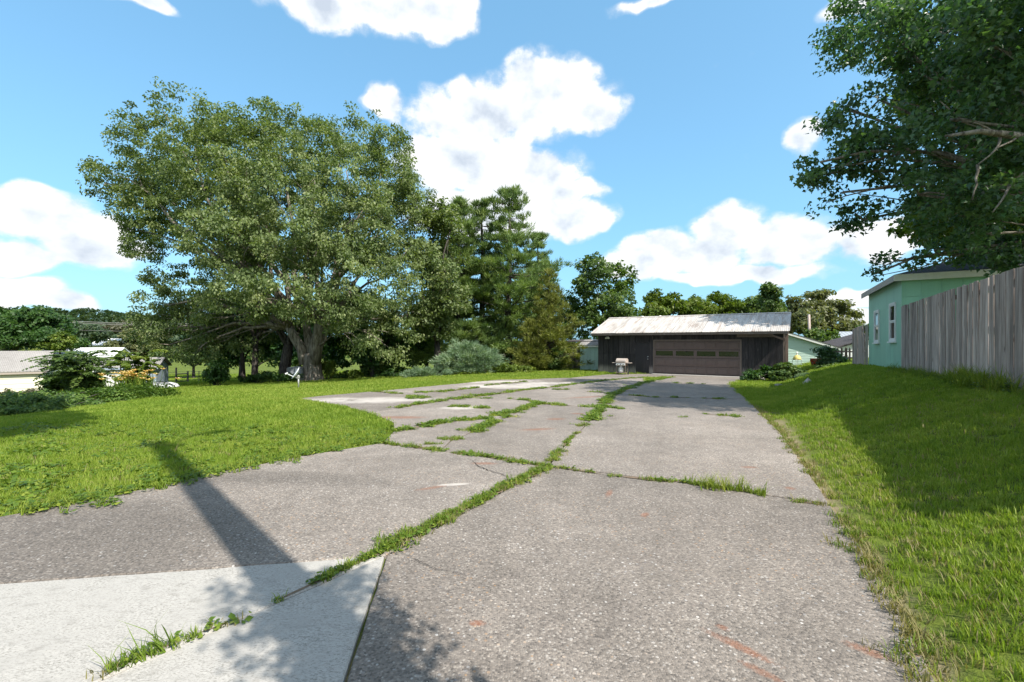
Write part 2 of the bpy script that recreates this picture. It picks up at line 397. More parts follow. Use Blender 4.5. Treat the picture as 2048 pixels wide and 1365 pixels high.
def make_metal_roof():
    m, t, o = new_mat("weathered galvanised roofing"); c = obc(t); r = orand(t)
    n = t.noise(t.vmath('MULTIPLY', c, (5.0, 0.7, 0.7)), 1.0, 5, 0.65); n2 = t.noise(t.vmath('MULTIPLY', c, (3.0, 0.6, 0.6)), 1.0, 5, 0.6)
    col = t.mix(t.rng(n, 0.35, 0.75), (0.52, 0.49, 0.46), (0.36, 0.32, 0.285))
    col = t.mix(t.rng(t.math('ADD', n2, t.math('MULTIPLY', n, 0.35)), 0.66, 0.95, 0.0, 0.7), col, (0.27, 0.20, 0.16))
    col = t.vmath('SCALE', col, scale=t.math('MULTIPLY_ADD', r, 0.22, 0.88))
    finish(t, o, col, 0.65, 0.3, n, 0.15, 0.01, 0.12); return m
def make_shingle(name, ca, cb, rows=7.0, cols=3.2):
    m, t, o = new_mat(name); c = obc(t)
    x, y, z = t.sep(c)
    b = t.add('ShaderNodeTexBrick'); t.put(b.inputs['Vector'], t.comb(t.math('MULTIPLY', x, cols), t.math('MULTIPLY', y, rows), 0.0))
    b.inputs['Scale'].default_value = 1.0; b.inputs['Color1'].default_value = (*ca, 1); b.inputs['Color2'].default_value = (*cb, 1)
    b.inputs['Mortar'].default_value = (ca[0] * 0.4, ca[1] * 0.4, ca[2] * 0.4, 1); b.inputs['Mortar Size'].default_value = 0.03
    n = t.noise(c, 60, 3, 0.7); n2 = t.noise(c, 0.8, 4)
    col = t.vmath('SCALE', b.outputs[0], scale=t.math('MULTIPLY', t.math('MULTIPLY_ADD', n, 0.7, 0.65), t.math('MULTIPLY_ADD', n2, 0.6, 0.7)))
    finish(t, o, col, 0.9, 0.15, n, 0.3, 0.01); return m
def make_paint(name, color, dirt=(0.2, 0.2, 0.18), amount=0.5, streak=(7, 7, 0.8), rough=0.6):
    """old house paint with rain streaks and patches"""
    m, t, o = new_mat(name); c = obc(t); r = orand(t)
    n = t.noise(t.vmath('MULTIPLY', c, streak), 1.0, 5, 0.7); n2 = t.noise(c, 0.9, 5, 0.6); n3 = t.noise(c, 25, 3)
    k = t.rng(t.math('ADD', t.math('MULTIPLY', n, 0.6), t.math('MULTIPLY', n2, 0.5)), 0.48, 0.85, 0.0, amount)
    col = t.mix(k, color, dirt)
    col = t.vmath('SCALE', col, scale=t.math('MULTIPLY', t.math('MULTIPLY_ADD', n3, 0.14, 0.93), t.math('MULTIPLY_ADD', r, 0.10, 0.95)))
    finish(t, o, col, rough, 0.3, n3, 0.12, 0.004); return m
def make_glass(name, base=(0.012, 0.014, 0.016)):
    m, t, o = new_mat(name)
    n = t.noise(obc(t), 1.4, 2)
    finish(t, o, base, 0.04, 0.9, n, 0.10, 0.05); return m

AGG = make_aggregate(); BROOM = make_broom(); GROUND = make_ground()
LEAF_MAPLE = make_leaf("maple leaves", (0.072, 0.110, 0.040), (0.165, 0.218, 0.080), (0.300, 0.340, 0.155), 0.40)
LEAF_DARK = make_leaf("dark maple leaves", (0.036, 0.080, 0.034), (0.066, 0.138, 0.054), (0.130, 0.215, 0.085), 0.42, 0.40, 0.6)
LEAF_YG = make_leaf("bright tree leaves", (0.06, 0.105, 0.015), (0.125, 0.18, 0.025), (0.21, 0.25, 0.04))
LEAF_GREEN = make_leaf("mid green leaves", (0.042, 0.080, 0.022), (0.090, 0.150, 0.034), (0.165, 0.22, 0.055))
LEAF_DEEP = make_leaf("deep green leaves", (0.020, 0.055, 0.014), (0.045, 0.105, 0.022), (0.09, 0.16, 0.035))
LEAF_OLIVE = make_leaf("olive feathery leaves", (0.09, 0.105, 0.045), (0.16, 0.175, 0.075), (0.26, 0.26, 0.12))
LEAF_GREY = make_leaf("grey green thicket leaves", (0.075, 0.080, 0.050), (0.13, 0.13, 0.085), (0.18, 0.165, 0.12))
LEAF_HILL = make_leaf("far wooded hill leaves", (0.030, 0.060, 0.034), (0.062, 0.100, 0.050), (0.11, 0.145, 0.07))  # distant haze is mixed into the leaf green as a bluish tint
NEEDLE_PINE = make_leaf("pine needles", (0.065, 0.115, 0.038), (0.150, 0.225, 0.062), (0.25, 0.32, 0.09), 0.3, 0.5)
NEEDLE_CEDAR = make_leaf("cedar sprays", (0.085, 0.100, 0.024), (0.165, 0.185, 0.035), (0.25, 0.26, 0.06), 0.3, 0.6)
NEEDLE_JUN = make_leaf("juniper sprays", (0.095, 0.165, 0.095), (0.20, 0.29, 0.175), (0.32, 0.40, 0.27), 0.3, 0.6)
LEAF_FLOWER = make_leaf("pale orange petals", (0.62, 0.36, 0.14), (0.75, 0.50, 0.22), (0.80, 0.66, 0.38), 0.3)
LEAF_WEED = make_leaf("weed leaves", (0.065, 0.125, 0.014), (0.14, 0.22, 0.024), (0.27, 0.31, 0.05))
LEAF_IVY = make_leaf("ivy leaves", (0.02, 0.06, 0.015), (0.04, 0.10, 0.02), (0.08, 0.15, 0.03))
BLADE = make_blade("grass blades", (0.105, 0.188, 0.020), (0.218, 0.312, 0.036), (0.375, 0.415, 0.090), 0.45)
BLADE_W = make_blade("joint weed blades", (0.07, 0.13, 0.016), (0.16, 0.235, 0.026), (0.31, 0.33, 0.06))
BLADE_DRY = make_blade("dry grass blades", (0.16, 0.16, 0.06), (0.26, 0.23, 0.10), (0.36, 0.30, 0.16))
BARK = make_bark("grey maple bark", (0.085, 0.070, 0.055), (0.30, 0.265, 0.225))
BARK_D = make_bark("dark bark", (0.030, 0.025, 0.022), (0.11, 0.095, 0.085), 1.4)
FENCEW = make_wood("weathered fence boards", (0.225, 0.172, 0.150), (0.52, 0.430, 0.385), randobj=0.36)
OLDWOOD = make_wood("bleached barn boards", (0.055, 0.048, 0.045), (0.36, 0.32, 0.295), randobj=0.45)
BROWNW = make_wood("brown picket boards", (0.10, 0.070, 0.055), (0.22, 0.165, 0.13))
POSTW = make_wood("brown painted post", (0.13, 0.085, 0.065), (0.22, 0.155, 0.125), randobj=0.1)
POLEW = make_wood("utility pole wood", (0.09, 0.07, 0.055), (0.22, 0.18, 0.15), randobj=0.0)
SIDING = make_dark_siding()
METROOF = make_metal_roof()
FASCIA = make_paint("brown eave boards", (0.165, 0.125, 0.105), (0.30, 0.26, 0.235), 0.7)
GDOOR = make_paint("brown garage door paint", (0.135, 0.098, 0.088), (0.20, 0.155, 0.145), 0.6)
EDOOR = make_paint("dark entry door paint", (0.030, 0.026, 0.030), (0.075, 0.065, 0.07), 0.6)
DARKW = mat_plain("dark opening timber", (0.02, 0.018, 0.018), 0.8)
GLASS = make_glass("dark window glass")
MINT = make_paint("faded mint boards", (0.40, 0.55, 0.50), (0.28, 0.40, 0.38), 0.6)
GREENH = make_paint("green house paint", (0.300, 0.540, 0.405), (0.200, 0.385, 0.300), 0.8, (3.0, 3.0, 0.5))
GREENF = make_paint("light green panel paint", (0.305, 0.570, 0.435), (0.22, 0.45, 0.35), 0.45)
WHITE = make_paint("white trim paint", (0.74, 0.73, 0.70), (0.5, 0.48, 0.44), 0.4)
TAN = make_paint("tan eave trim", (0.36, 0.31, 0.27), (0.25, 0.21, 0.18), 0.5)
SHING_D = make_shingle("charcoal shingles", (0.075, 0.068, 0.072), (0.11, 0.10, 0.10))
SHING_G = make_shingle("grey shingles", (0.30, 0.285, 0.28), (0.36, 0.345, 0.335))
CREAM = make_paint("cream siding", (0.80, 0.745, 0.575), (0.66, 0.60, 0.45), 0.4)
WHITEB = make_paint("white metal building", (0.78, 0.78, 0.78), (0.62, 0.60, 0.58), 0.3)
BLUESID = make_paint("blue grey siding", (0.30, 0.36, 0.44), (0.24, 0.28, 0.34), 0.4)
PALEGRN = make_paint("pale green siding", (0.47, 0.60, 0.53), (0.38, 0.48, 0.44), 0.4)
METAL = mat_plain("galvanised steel", (0.55, 0.55, 0.55), 0.45, 0.1, 9, 0.6)
DISHG = mat_plain("grey dish enamel", (0.66, 0.67, 0.69), 0.45, 0.08)
BLACKM = mat_plain("black steel", (0.025, 0.025, 0.027), 0.5, 0.1)
GRILLM = mat_plain("sun faded grill lid", (0.40, 0.34, 0.30), 0.5, 0.25, 9)
GRILLB = mat_plain("rusty grill cart", (0.20, 0.15, 0.12), 0.6, 0.3, 12)
TANKW = mat_plain("white gas bottle", (0.72, 0.71, 0.69), 0.4, 0.12)
STONE = mat_plain("limestone block", (0.46, 0.43, 0.40), 0.9, 0.35, 9, bstr=0.5, randobj=0.2)
RED = mat_plain("red planter glaze", (0.45, 0.07, 0.04), 0.5)
YELLOW = mat_plain("yellow plastic", (0.62, 0.50, 0.16), 0.5)
WIREM = mat_plain("grey cable", (0.22, 0.21, 0.20), 0.6)
TARP = mat_plain("grey tarpaulin", (0.18, 0.20, 0.22), 0.7)
SOIL = mat_plain("sandy joint soil", (0.17, 0.125, 0.085), 0.95, 0.45, 30, bstr=0.5)
CRACK = mat_plain("dark crack soil", (0.03, 0.026, 0.022), 0.95)

# ------------------------------------------------------------------ ground sheet
def build_ground():
    r = np.concatenate([[0.0], np.geomspace(0.6, 60, 110), np.geomspace(66, 2600, 40)])
    n = 220; a = np.linspace(0, 2 * np.pi, n, endpoint=False)
    R, A = np.meshgrid(r[1:], a, indexing='ij')
    X, Y = R * np.sin(A), R * np.cos(A)
    Z = H(X, Y)
    far = sstep((R - 120) / 200)
    Z = Z * (1 - far) + far * -2.2
    V = np.concatenate([[[0, 0, h1(0, 0)]], np.stack([X, Y, Z], -1).reshape(-1, 3)])
    q = []
    for i in range(len(r) - 2):
        k = np.arange(n); k2 = (k + 1) % n
        a0, a1, b0, b1 = 1 + i * n + k, 1 + i * n + k2, 1 + (i + 1) * n + k, 1 + (i + 1) * n + k2
        q.append(np.stack([a0, a1, b1], -1)); q.append(np.stack([a0, b1, b0], -1))
    k = np.arange(n); q.append(np.stack([np.zeros(n, int), 1 + (k + 1) % n, 1 + k], -1))
    me = np_mesh("ground", V, np.concatenate(q)[:, ::-1], GROUND, smooth=True)
    tag(link("ground", me), "grassy yard sloping down away from the fence", kind="structure")
build_ground()

# ------------------------------------------------------------------ driveway of cast slabs with open joints
rnd = random.Random(5)
def pp(lst): return [np.array(p[:2], float) if len(p) == 3 else gp(*p) for p in lst]      # (x, y, 0) = metres, (px, py) = photo
PA = (-0.96, 3.40, 0); PLW = (-1.92, 2.12, 0); PR = (-0.79, 2.12, 0)
J0 = [(1113, 913), (1139, 884), (1160, 866), (1186, 837)]
R_, S_, T_, U_ = (1204, 816), (1227, 791), (1296, 765), (1345, 755)
SLABS = [
    ('a', [PA, (-3.37, 2.96, 0), (-8.5, 2.05, 0), (-8.5, 3.2, 0), (0, 1040), (160, 1010), (330, 975), (450, 947), (600, 917), (765, 890), (890, 908), (1097, 937)]),
    ('a', [PA, (1097, 937), (1380, 972), (1530, 996), (1660, 1013), (1720, 1095), (1800, 1225), (1870, 1365), (1.15, 0.2, 0), (0.5, -2.4, 0), (-0.5, -2.4, 0), PR]),
    ('a', [(1097, 937)] + J0 + [R_, (1245, 820), (1410, 832), (1531, 839), (1560, 868), (1605, 930), (1660, 1013), (1530, 996), (1380, 972)]),
    ('a', [(765, 889), (785, 868), (905, 845), (1000, 841), (940, 869), (902, 885), (880, 906)]),
    ('a', [(880, 906), (902, 885), (940, 869), (1000, 841), (1045, 823), (1081, 809), (1150, 814), R_] + J0[::-1] + [(1097, 937)]),
    ('a', [(742, 829), (791, 819), (902, 801), (964, 794), (1018, 799), (1081, 809), (1045, 823), (1000, 841), (905, 845), (787, 866), (786, 848)]),
    ('a', [(964, 794), (1049, 783), (1107, 781), S_, R_, (1150, 814), (1081, 809), (1018, 799)]),
    ('a', [(742, 829), (690, 815), (645, 807), (598, 799), (650, 793), (744, 785), (803, 790), (858, 798), (895, 802), (791, 819)]),
    ('a', [(744, 785), (788, 781), (893, 771), (993, 761), (1060, 760), (1016, 768), (955, 777), (902, 784), (829, 788), (803, 790)]),
    ('a', [(803, 790), (829, 788), (902, 784), (942, 779), (1000, 788), (964, 794), (902, 801), (895, 802), (858, 798)]),
    ('a', [(942, 779), (955, 777), (1016, 768), (1060, 760), (1100, 758), (1139, 757), (1180, 766), (1139, 771), (1049, 783), (1000, 788)]),
    ('a', [(1049, 783), (1139, 771), (1180, 766), (1216, 762), (1290, 756), T_, S_, (1107, 781)]),
    ('a', [(1139, 757), (1180, 753), (1215, 750), (1316, 748.5), (1345, 749.5), U_, (1290, 756), (1216, 762), (1180, 766)]),
    ('a', [R_, S_, (1300, 796), (1455, 800), (1492, 799), (1510, 816), (1531, 839), (1410, 832), (1245, 820)]),
    ('a', [S_, T_, (1360, 769), (1410, 770), (1462, 771), (1475, 785), (1492, 799), (1455, 800), (1300, 796)]),
    ('a', [T_, U_, (1345, 749.5), (1482, 755.2), (1497, 757), (1480, 762), (1462, 771), (1410, 770), (1360, 769)]),
]
PADS = [[PA, PLW, (-3.4, 0.15, 0), (-8.5, -1.2, 0), (-8.5, 2.05, 0), (-3.37, 2.96, 0)],
        [PA, PR, (-0.5, -2.4, 0), (-5.0, -2.4, 0), (-3.4, 0.15, 0), PLW]]
def orient(P):
    a = sum(P[i][0] * P[(i + 1) % len(P)][1] - P[(i + 1) % len(P)][0] * P[i][1] for i in range(len(P)))
    return P if a > 0 else P[::-1]
def inset(P, d):
    out = []; n = len(P)
    for i in range(n):
        a, b, c = P[i - 1], P[i], P[(i + 1) % n]
        e1 = (b - a) / (np.linalg.norm(b - a) + 1e-9); e2 = (c - b) / (np.linalg.norm(c - b) + 1e-9)
        n1 = np.array((-e1[1], e1[0])); n2 = np.array((-e2[1], e2[0])); m = n1 + n2; L = np.linalg.norm(m)
        m = m / L if L > 0.2 else n1
        out.append(b + m * d / max(0.5, float(m @ n1)))
    return out
def densify(P, step, jit):
    out = []; n = len(P)
    for i in range(n):
        a, b = P[i], P[(i + 1) % n]; L = np.linalg.norm(b - a); k = max(1, int(L / step))
        nrm = np.array((-(b - a)[1], (b - a)[0])) / (L + 1e-9)
        for j in range(k):
            p = a + (b - a) * j / k
            out.append(p + nrm * rnd.gauss(0, jit) if j else p)
    return out
def slab(name, P, mat, parent, top=0.03, gap=0.012, step=0.16, jit=0.004):
    P = densify(inset(orient(P), gap), step, jit)
    ch = inset(P, 0.008)
    n = len(P); V = []
    for p in ch: V.append((p[0], p[1], h1(*p) + top))
    for p in P: V.append((p[0], p[1], h1(*p) + top - 0.008))
    for p in P: V.append((p[0], p[1], h1(*p) - 0.10))
    Fc = [tuple(range(n))]
    for b in (0, n):
        Fc += [(b + n + i, b + n + (i + 1) % n, b + (i + 1) % n, b + i) for i in range(n)]
    me = bpy.data.meshes.new(name); me.from_pydata(V, [], Fc); me.materials.append(mat); me.update()
    return link(name, me, parent)
drive = empty("driveway", label="worn exposed aggregate driveway with weeds in its joints", kind="structure")
POLY = []
for kind, lst in SLABS:
    P = pp(lst); POLY.append(np.array(P)); slab("slab", P, AGG, drive, top=0.03 + rnd.uniform(-0.004, 0.006))
walk = empty("concrete_walk", label="pale broomed concrete walk joining the driveway", kind="structure")
for lst in PADS:
    P = pp(lst); POLY.append(np.array(P)); slab("slab", P, BROOM, walk, top=0.036, gap=0.006)
def crack(lst, w=0.006):
    P = pp(lst); V = []; Q = []
    for i in range(len(P) - 1):
        for j in range(6):
            Q.append(P[i] + (P[i + 1] - P[i]) * j / 6)
    Q.append(P[-1]); n = len(Q)
    for i, p in enumerate(Q):
        d = Q[min(i + 1, n - 1)] - Q[max(i - 1, 0)]; d = d / np.linalg.norm(d); nn = np.array((-d[1], d[0]))
        c = p + nn * rnd.gauss(0, 0.012); ww = w * (0.25 + 0.75 * math.sin(math.pi * (i + 0.3) / (n + 0.3))) * rnd.uniform(0.5, 1.1)
        for s in (-1, 1):
            q = c + nn * ww * s; V.append((q[0], q[1], h1(*q) + 0.0405))
    me = bpy.data.meshes.new("crack"); me.from_pydata(V, [], [(2 * i, 2 * i + 1, 2 * i + 3, 2 * i + 2) for i in range(n - 1)]); me.materials.append(CRACK)
    link("crack", me, drive)
crack([(945, 925), (960, 940), (985, 950), (1030, 963)], 0.007)
crack([(805, 1112), (850, 1140), (930, 1165)], 0.003)

def inside(P, poly):
    x, y = P[:, 0], P[:, 1]; r = np.zeros(len(P), bool); n = len(poly)
    for i in range(n):
        x0, y0 = poly[i]; x1, y1 = poly[(i + 1) % n]
        c = (y0 > y) != (y1 > y)
        with np.errstate(divide='ignore', invalid='ignore'):
            r ^= c & (x < (x1 - x0) * (y - y0) / (y1 - y0 + 1e-12) + x0)
    return r
def paved(P):
    r = np.zeros(len(P), bool)
    for q in POLY: r |= inside(P, q)
    return r

# ------------------------------------------------------------------ scattering of blades and weeds (instances on points)
rg = np.random.default_rng(11)
def tuft(n, rad, h, w, lean=0.5, hv=0.35):
    """n curved grass blades round a centre: vertices, triangles, tint"""
    V = []; T = []; C = []
    for i in range(n):
        a = rg.uniform(0, 2 * np.pi); r = rad * math.sqrt(rg.uniform(0, 1)); b = np.array((r * math.cos(a), r * math.sin(a), 0.0))
        d = rg.uniform(0, 2 * np.pi); D = np.array((math.cos(d), math.sin(d), 0)); S = np.array((-D[1], D[0], 0))
        hh = h * rg.uniform(1 - hv, 1 + hv); ln = rg.uniform(0.1, 1) * lean * hh; ww = w * rg.uniform(0.7, 1.2)
        m = b + D * ln * 0.35 + np.array((0, 0, hh * 0.6)); t = b + D * ln + np.array((0, 0, hh))
        k = len(V); V += [b - S * ww / 2, b + S * ww / 2, m - S * ww * 0.42, m + S * ww * 0.42, t]
        T += [(k, k + 1, k + 3), (k, k + 3, k + 2), (k + 2, k + 3, k + 4)]; c = rg.uniform(0, 1); C += [c] * 5
    return np.array(V), np.array(T), np.array(C)
def rosette(n, rad, h, size):
    """broad little leaves on short stalks"""
    V = []; T = []; C = []
    for i in range(n):
        a = rg.uniform(0, 2 * np.pi); r = rad * math.sqrt(rg.uniform(0, 1)); c = np.array((r * math.cos(a), r * math.sin(a), h * rg.uniform(0.3, 1)))
        nrm = np.array((rg.normal(0, .35), rg.normal(0, .35), 1)); nrm /= np.linalg.norm(nrm)
        d = rg.uniform(0, 2 * np.pi); D = np.array((math.cos(d), math.sin(d), 0)); D -= nrm * (D @ nrm); D /= np.linalg.norm(D); S = np.cross(nrm, D)
        s = size * rg.uniform(0.6, 1.2); k = len(V)
        V += [c - D * s * .5, c - S * s * .38, c + D * s * .5, c + S * s * .38]; T += [(k, k + 1, k + 2), (k, k + 2, k + 3)]; C += [rg.uniform(0, 1)] * 4
    return np.array(V), np.array(T), np.array(C)
def scatter(name, pts, scl, idx, templates, mats, tilt=0.0):
    """one object whose points carry instances of its own hidden template pieces"""
    n = len(pts)
    V = [np.asarray(pts, float)]; T = []; tint = [np.zeros(n)]; tpl = [np.zeros(n, np.int32)]; mi = []
    off = n
    for k, (v, t, c, m) in enumerate(templates):
        V.append(v); T.append(t + off); tint.append(c); tpl.append(np.full(len(v), k + 1, np.int32)); mi += [m] * len(t); off += len(v)
    me = np_mesh(name, np.concatenate(V), np.concatenate(T), mats, np.concatenate(tint))
    me.polygons.foreach_set('material_index', np.array(mi, np.int32))
    tpl = np.concatenate(tpl); N = len(tpl)
    a = me.attributes.new('tpl', 'INT', 'POINT'); a.data.foreach_set('value', tpl)
    s = np.zeros(N, np.float32); s[:n] = scl; a = me.attributes.new('scl', 'FLOAT', 'POINT'); a.data.foreach_set('value', s)
    ii = np.zeros(N, np.int32); ii[:n] = idx; a = me.attributes.new('idx', 'INT', 'POINT'); a.data.foreach_set('value', ii)
    e = np.zeros((N, 3), np.float32); e[:n, 2] = rg.uniform(0, 6.28, n)
    if tilt: e[:n, 0] = rg.normal(0, tilt, n); e[:n, 1] = rg.normal(0, tilt, n)
    a = me.attributes.new('rot', 'FLOAT_VECTOR', 'POINT'); a.data.foreach_set('vector', e.ravel())
    o = link(name, me)
    ng = bpy.data.node_groups.new(name, 'GeometryNodeTree')
    ng.interface.new_socket('Geometry', in_out='INPUT', socket_type='NodeSocketGeometry')
    ng.interface.new_socket('Geometry', in_out='OUTPUT', socket_type='NodeSocketGeometry')
    N_ = ng.nodes; L = ng.links
    gi = N_.new('NodeGroupInput'); go = N_.new('NodeGroupOutput')
    def attr(nm, ty):
        x = N_.new('GeometryNodeInputNamedAttribute'); x.data_type = ty; x.inputs[0].default_value = nm; return x.outputs[0]
    def pick(k):
        c = N_.new('FunctionNodeCompare'); c.data_type = 'INT'; c.operation = 'EQUAL'
        L.new(attr('tpl', 'INT'), c.inputs[2]); c.inputs[3].default_value = k
        s_ = N_.new('GeometryNodeSeparateGeometry'); s_.domain = 'POINT'; L.new(gi.outputs[0], s_.inputs[0]); L.new(c.outputs[0], s_.inputs[1]); return s_.outputs[0]
    er = N_.new('FunctionNodeEulerToRotation'); L.new(attr('rot', 'FLOAT_VECTOR'), er.inputs[0])
    jn = N_.new('GeometryNodeJoinGeometry'); base = pick(0); si = attr('idx', 'INT'); ss = attr('scl', 'FLOAT')
    for k in range(len(templates)):
        c = N_.new('FunctionNodeCompare'); c.data_type = 'INT'; c.operation = 'EQUAL'; L.new(si, c.inputs[2]); c.inputs[3].default_value = k
        ip = N_.new('GeometryNodeInstanceOnPoints'); L.new(base, ip.inputs['Points']); L.new(pick(k + 1), ip.inputs['Instance']); L.new(c.outputs[0], ip.inputs['Selection'])
        L.new(er.outputs[0], ip.inputs['Rotation']); L.new(ss, ip.inputs['Scale']); L.new(ip.outputs[0], jn.inputs[0])
    L.new(jn.outputs[0], go.inputs[0])
    md = o.modifiers.new("scatter", 'NODES'); md.node_group = ng
    return o

def lawn_points(z0, z1, dens):
    w = lambda z: 1.30 * z + 2.5
    area = (w(z0) + w(z1)) * (z1 - z0); n = int(area * dens)
    y = rg.uniform(z0, z1, int(n * 1.3)); x = rg.uniform(-w(z1), w(z1), len(y))
    k = np.abs(x) < w(y); P = np.stack([x[k], y[k]], -1)
    P = P[~paved(P)]
    v = P @ LV; u = P @ LU
    edge = sstep((v - 0.80) / 0.55) ; thin = np.where((v > -1.5) & (v < 1.6) & (u < 12), 0.10 + 0.9 * edge, 1.0)
    P = P[rg.uniform(0, 1, len(P)) < thin]
    return P
def build_grass():
    t = [(*tuft(20, 0.055, 0.045, 0.0055, 0.9), 0), (*tuft(20, 0.055, 0.038, 0.0050, 1.1), 0), (*tuft(16, 0.05, 0.056, 0.0060, 0.7), 0),
         (*tuft(34, 0.13, 0.062, 0.0100, 0.8), 0), (*tuft(34, 0.13, 0.078, 0.0095, 0.7), 0),
         (*tuft(60, 0.34, 0.075, 0.0200, 0.8), 0), (*tuft(60, 0.34, 0.095, 0.0190, 0.7), 0),
         (*tuft(14, 0.06, 0.045, 0.0050, 1.1), 1)]
    P = []; S = []; I = []
    for z0, z1, d, ids, s0 in ((0.3, 5, 620, (0, 1, 2), 1.0), (5, 9, 340, (0, 1, 2), 1.15), (9, 16, 95, (3, 4), 0.9), (16, 28, 26, (5, 6), 0.75), (28, 62, 8, (5, 6), 1.05)):
        p = lawn_points(z0, z1, d); n = len(p)
        i = rg.choice(ids, n); v = p @ LV
        if z1 < 17:
            dry = (rg.uniform(0, 1, n) < np.where((v > -1) & (v < 1.7) & (p @ LU < 14), 0.75 - 0.42 * np.clip(v, 0, 1.7), 0.05)); i = np.where(dry, 7, i)
        P.append(p); I.append(i); S.append(s0 * rg.uniform(0.7, 1.25, n))
    P = np.concatenate(P); z = H(P[:, 0], P[:, 1])
    o = scatter("grass", np.column_stack([P, z - 0.004]), np.concatenate(S), np.concatenate(I), t, [BLADE, BLADE_DRY], 0.1)
    tag(o, "short mown lawn grass on both sides of the driveway", "grass", kind="stuff")
build_grass()

def strip_points(lst, w, dens, wv=0.35, gap=-0.72):
    """points along a joint line; w half width in metres"""
    P = pp(lst); out = []
    for a, b in zip(P[:-1], P[1:]):
        L = np.linalg.norm(b - a); n = max(3, int(L * w * 2 * dens)); s = rg.uniform(0, 1, n); d = (b - a) / (L + 1e-9); nn = np.array((-d[1], d[0]))
        ph = rg.uniform(0, 6.28)
        ww = w * (1 + wv * np.sin(s * L * 9 + ph) + wv * 0.6 * np.sin(s * L * 23 + 2 * ph))
        g_ = 0.6 * np.sin(s * L * 3.1 + ph) + 0.4 * np.sin(s * L * 7.7 + 2 * ph); s, ww = s[g_ > gap], ww[g_ > gap] * (1 + 0.45 * g_[g_ > gap]); n = len(s)
        out.append(a + np.outer(s, b - a) + np.outer(rg.normal(0, 0.45, n) * ww, nn))
    return np.concatenate(out)
def blob_points(px, py, rx, ry, n):
    c = gp(px, py); a = rg.uniform(0, 6.28, n); r = np.sqrt(rg.uniform(0, 1, n)); return np.column_stack([c[0] + rx * r * np.cos(a), c[1] + ry * r * np.sin(a)])
def build_weeds():
    t = [(*tuft(18, 0.04, 0.034, 0.0055, 1.3), 0), (*tuft(14, 0.03, 0.065, 0.0060, 1.0), 0), (*rosette(14, 0.045, 0.03, 0.026), 1), (*rosette(10, 0.05, 0.045, 0.036), 1),
         (*tuft(7, 0.03, 0.15, 0.006, 1.3), 0), (*tuft(34, 0.11, 0.045, 0.011, 1.2), 0), (*rosette(40, 0.11, 0.05, 0.045), 1), (*tuft(14, 0.05, 0.04, 0.006, 1.2), 2)]
    near = (0, 0, 2, 3, 2, 1, 7); mid = (5, 6, 6, 5)
    jobs = [([(205, 1362), (330, 1308), (395, 1285)], 0.045, 900, (1, 0, 2, 0, 1, 0, 2, 3, 7, 1, 4)), ([(385, 1285), (480, 1250)], 0.03, 900, (2, 3, 7)), ([(555, 1213), (660, 1162)], 0.028, 1200, (2, 3, 0)), ([(640, 1172), (790, 1098)], 0.034, 1500, (0, 2, 2, 1)),
            ([(770, 1105), (900, 1040), (1000, 985), (1097, 938)], 0.088, 1250, near), ([(765, 891), (840, 900), (892, 907)], 0.085, 700, near), ([(905, 910), (970, 917), (1060, 933), (1097, 938)], 0.085, 700, near),
            ([(1100, 938), (1220, 957)], 0.025, 900, near), ([(1220, 957), (1310, 966), (1380, 972)], 0.045, 900, near), ([(1370, 972), (1450, 983), (1530, 996)], 0.065, 900, (1, 4, 0, 1, 1, 0)), ([(1575, 1008), (1665, 1018)], 0.035, 700, (0, 7)),
            ([(1104, 928), (1113, 913), (1122, 906)], 0.11, 600, near), ([(1128, 897), (1139, 884), (1146, 876)], 0.07, 500, near), ([(1150, 872), (1165, 866)], 0.10, 400, near), ([(1155, 856), (1176, 852)], 0.12, 350, near),
            ([(1178, 845), (1192, 832)], 0.16, 260, mid), ([(1192, 830), (1206, 814)], 0.14, 260, mid), ([(1206, 812), (1218, 798), (1227, 790)], 0.16, 200, mid), ([S_, (1260, 776), T_, U_], 0.18, 90, mid),
            ([(786, 866), (840, 858), (892, 846)], 0.16, 220, mid), ([(905, 845), (950, 842), (990, 840)], 0.14, 220, mid), ([(940, 868), (965, 857), (1000, 842)], 0.13, 260, mid), ([(985, 835), (1030, 826), (1066, 812), (1081, 809)], 0.15, 180, mid), ([(1010, 839), (1022, 836)], 0.14, 180, mid),
            ([(1018, 800), (1057, 803), (1081, 810)], 0.12, 150, mid), ([(1081, 810), (1150, 815)], 0.11, 150, mid), ([(1160, 816), (1204, 816), (1245, 821)], 0.08, 160, mid),
            ([(791, 819), (850, 809), (902, 801), (964, 794)], 0.20, 90, mid), ([(964, 794), (1049, 782), (1107, 776), (1139, 771)], 0.20, 80, mid), ([(1139, 771), (1216, 762), (1290, 756)], 0.20, 50, mid),
            ([(829, 788), (902, 784)], 0.20, 70, mid), ([(902, 784), (955, 777)], 0.18, 70, mid), ([(970, 773), (1016, 768), (1051, 765)], 0.16, 50, mid), ([(744, 785), (803, 790)], 0.13, 90, mid), ([(815, 794), (858, 798)], 0.18, 80, mid), ([(923, 791), (964, 794)], 0.13, 80, mid),
            ([(1107, 781), (1150, 782)], 0.11, 80, mid), ([(1170, 785), (1227, 789)], 0.10, 80, mid), ([(1405, 831), (1440, 834), (1482, 837)], 0.10, 160, mid), ([(1260, 793), (1315, 797)], 0.08, 90, mid), ([(1335, 797), (1380, 798)], 0.10, 100, mid), ([(1405, 799), (1455, 801)], 0.10, 100, mid), ([(1348, 768), (1388, 769)], 0.14, 60, mid), ([(1397, 770), (1410, 770)], 0.14, 60, mid)]
    P = []; I = []; S = []
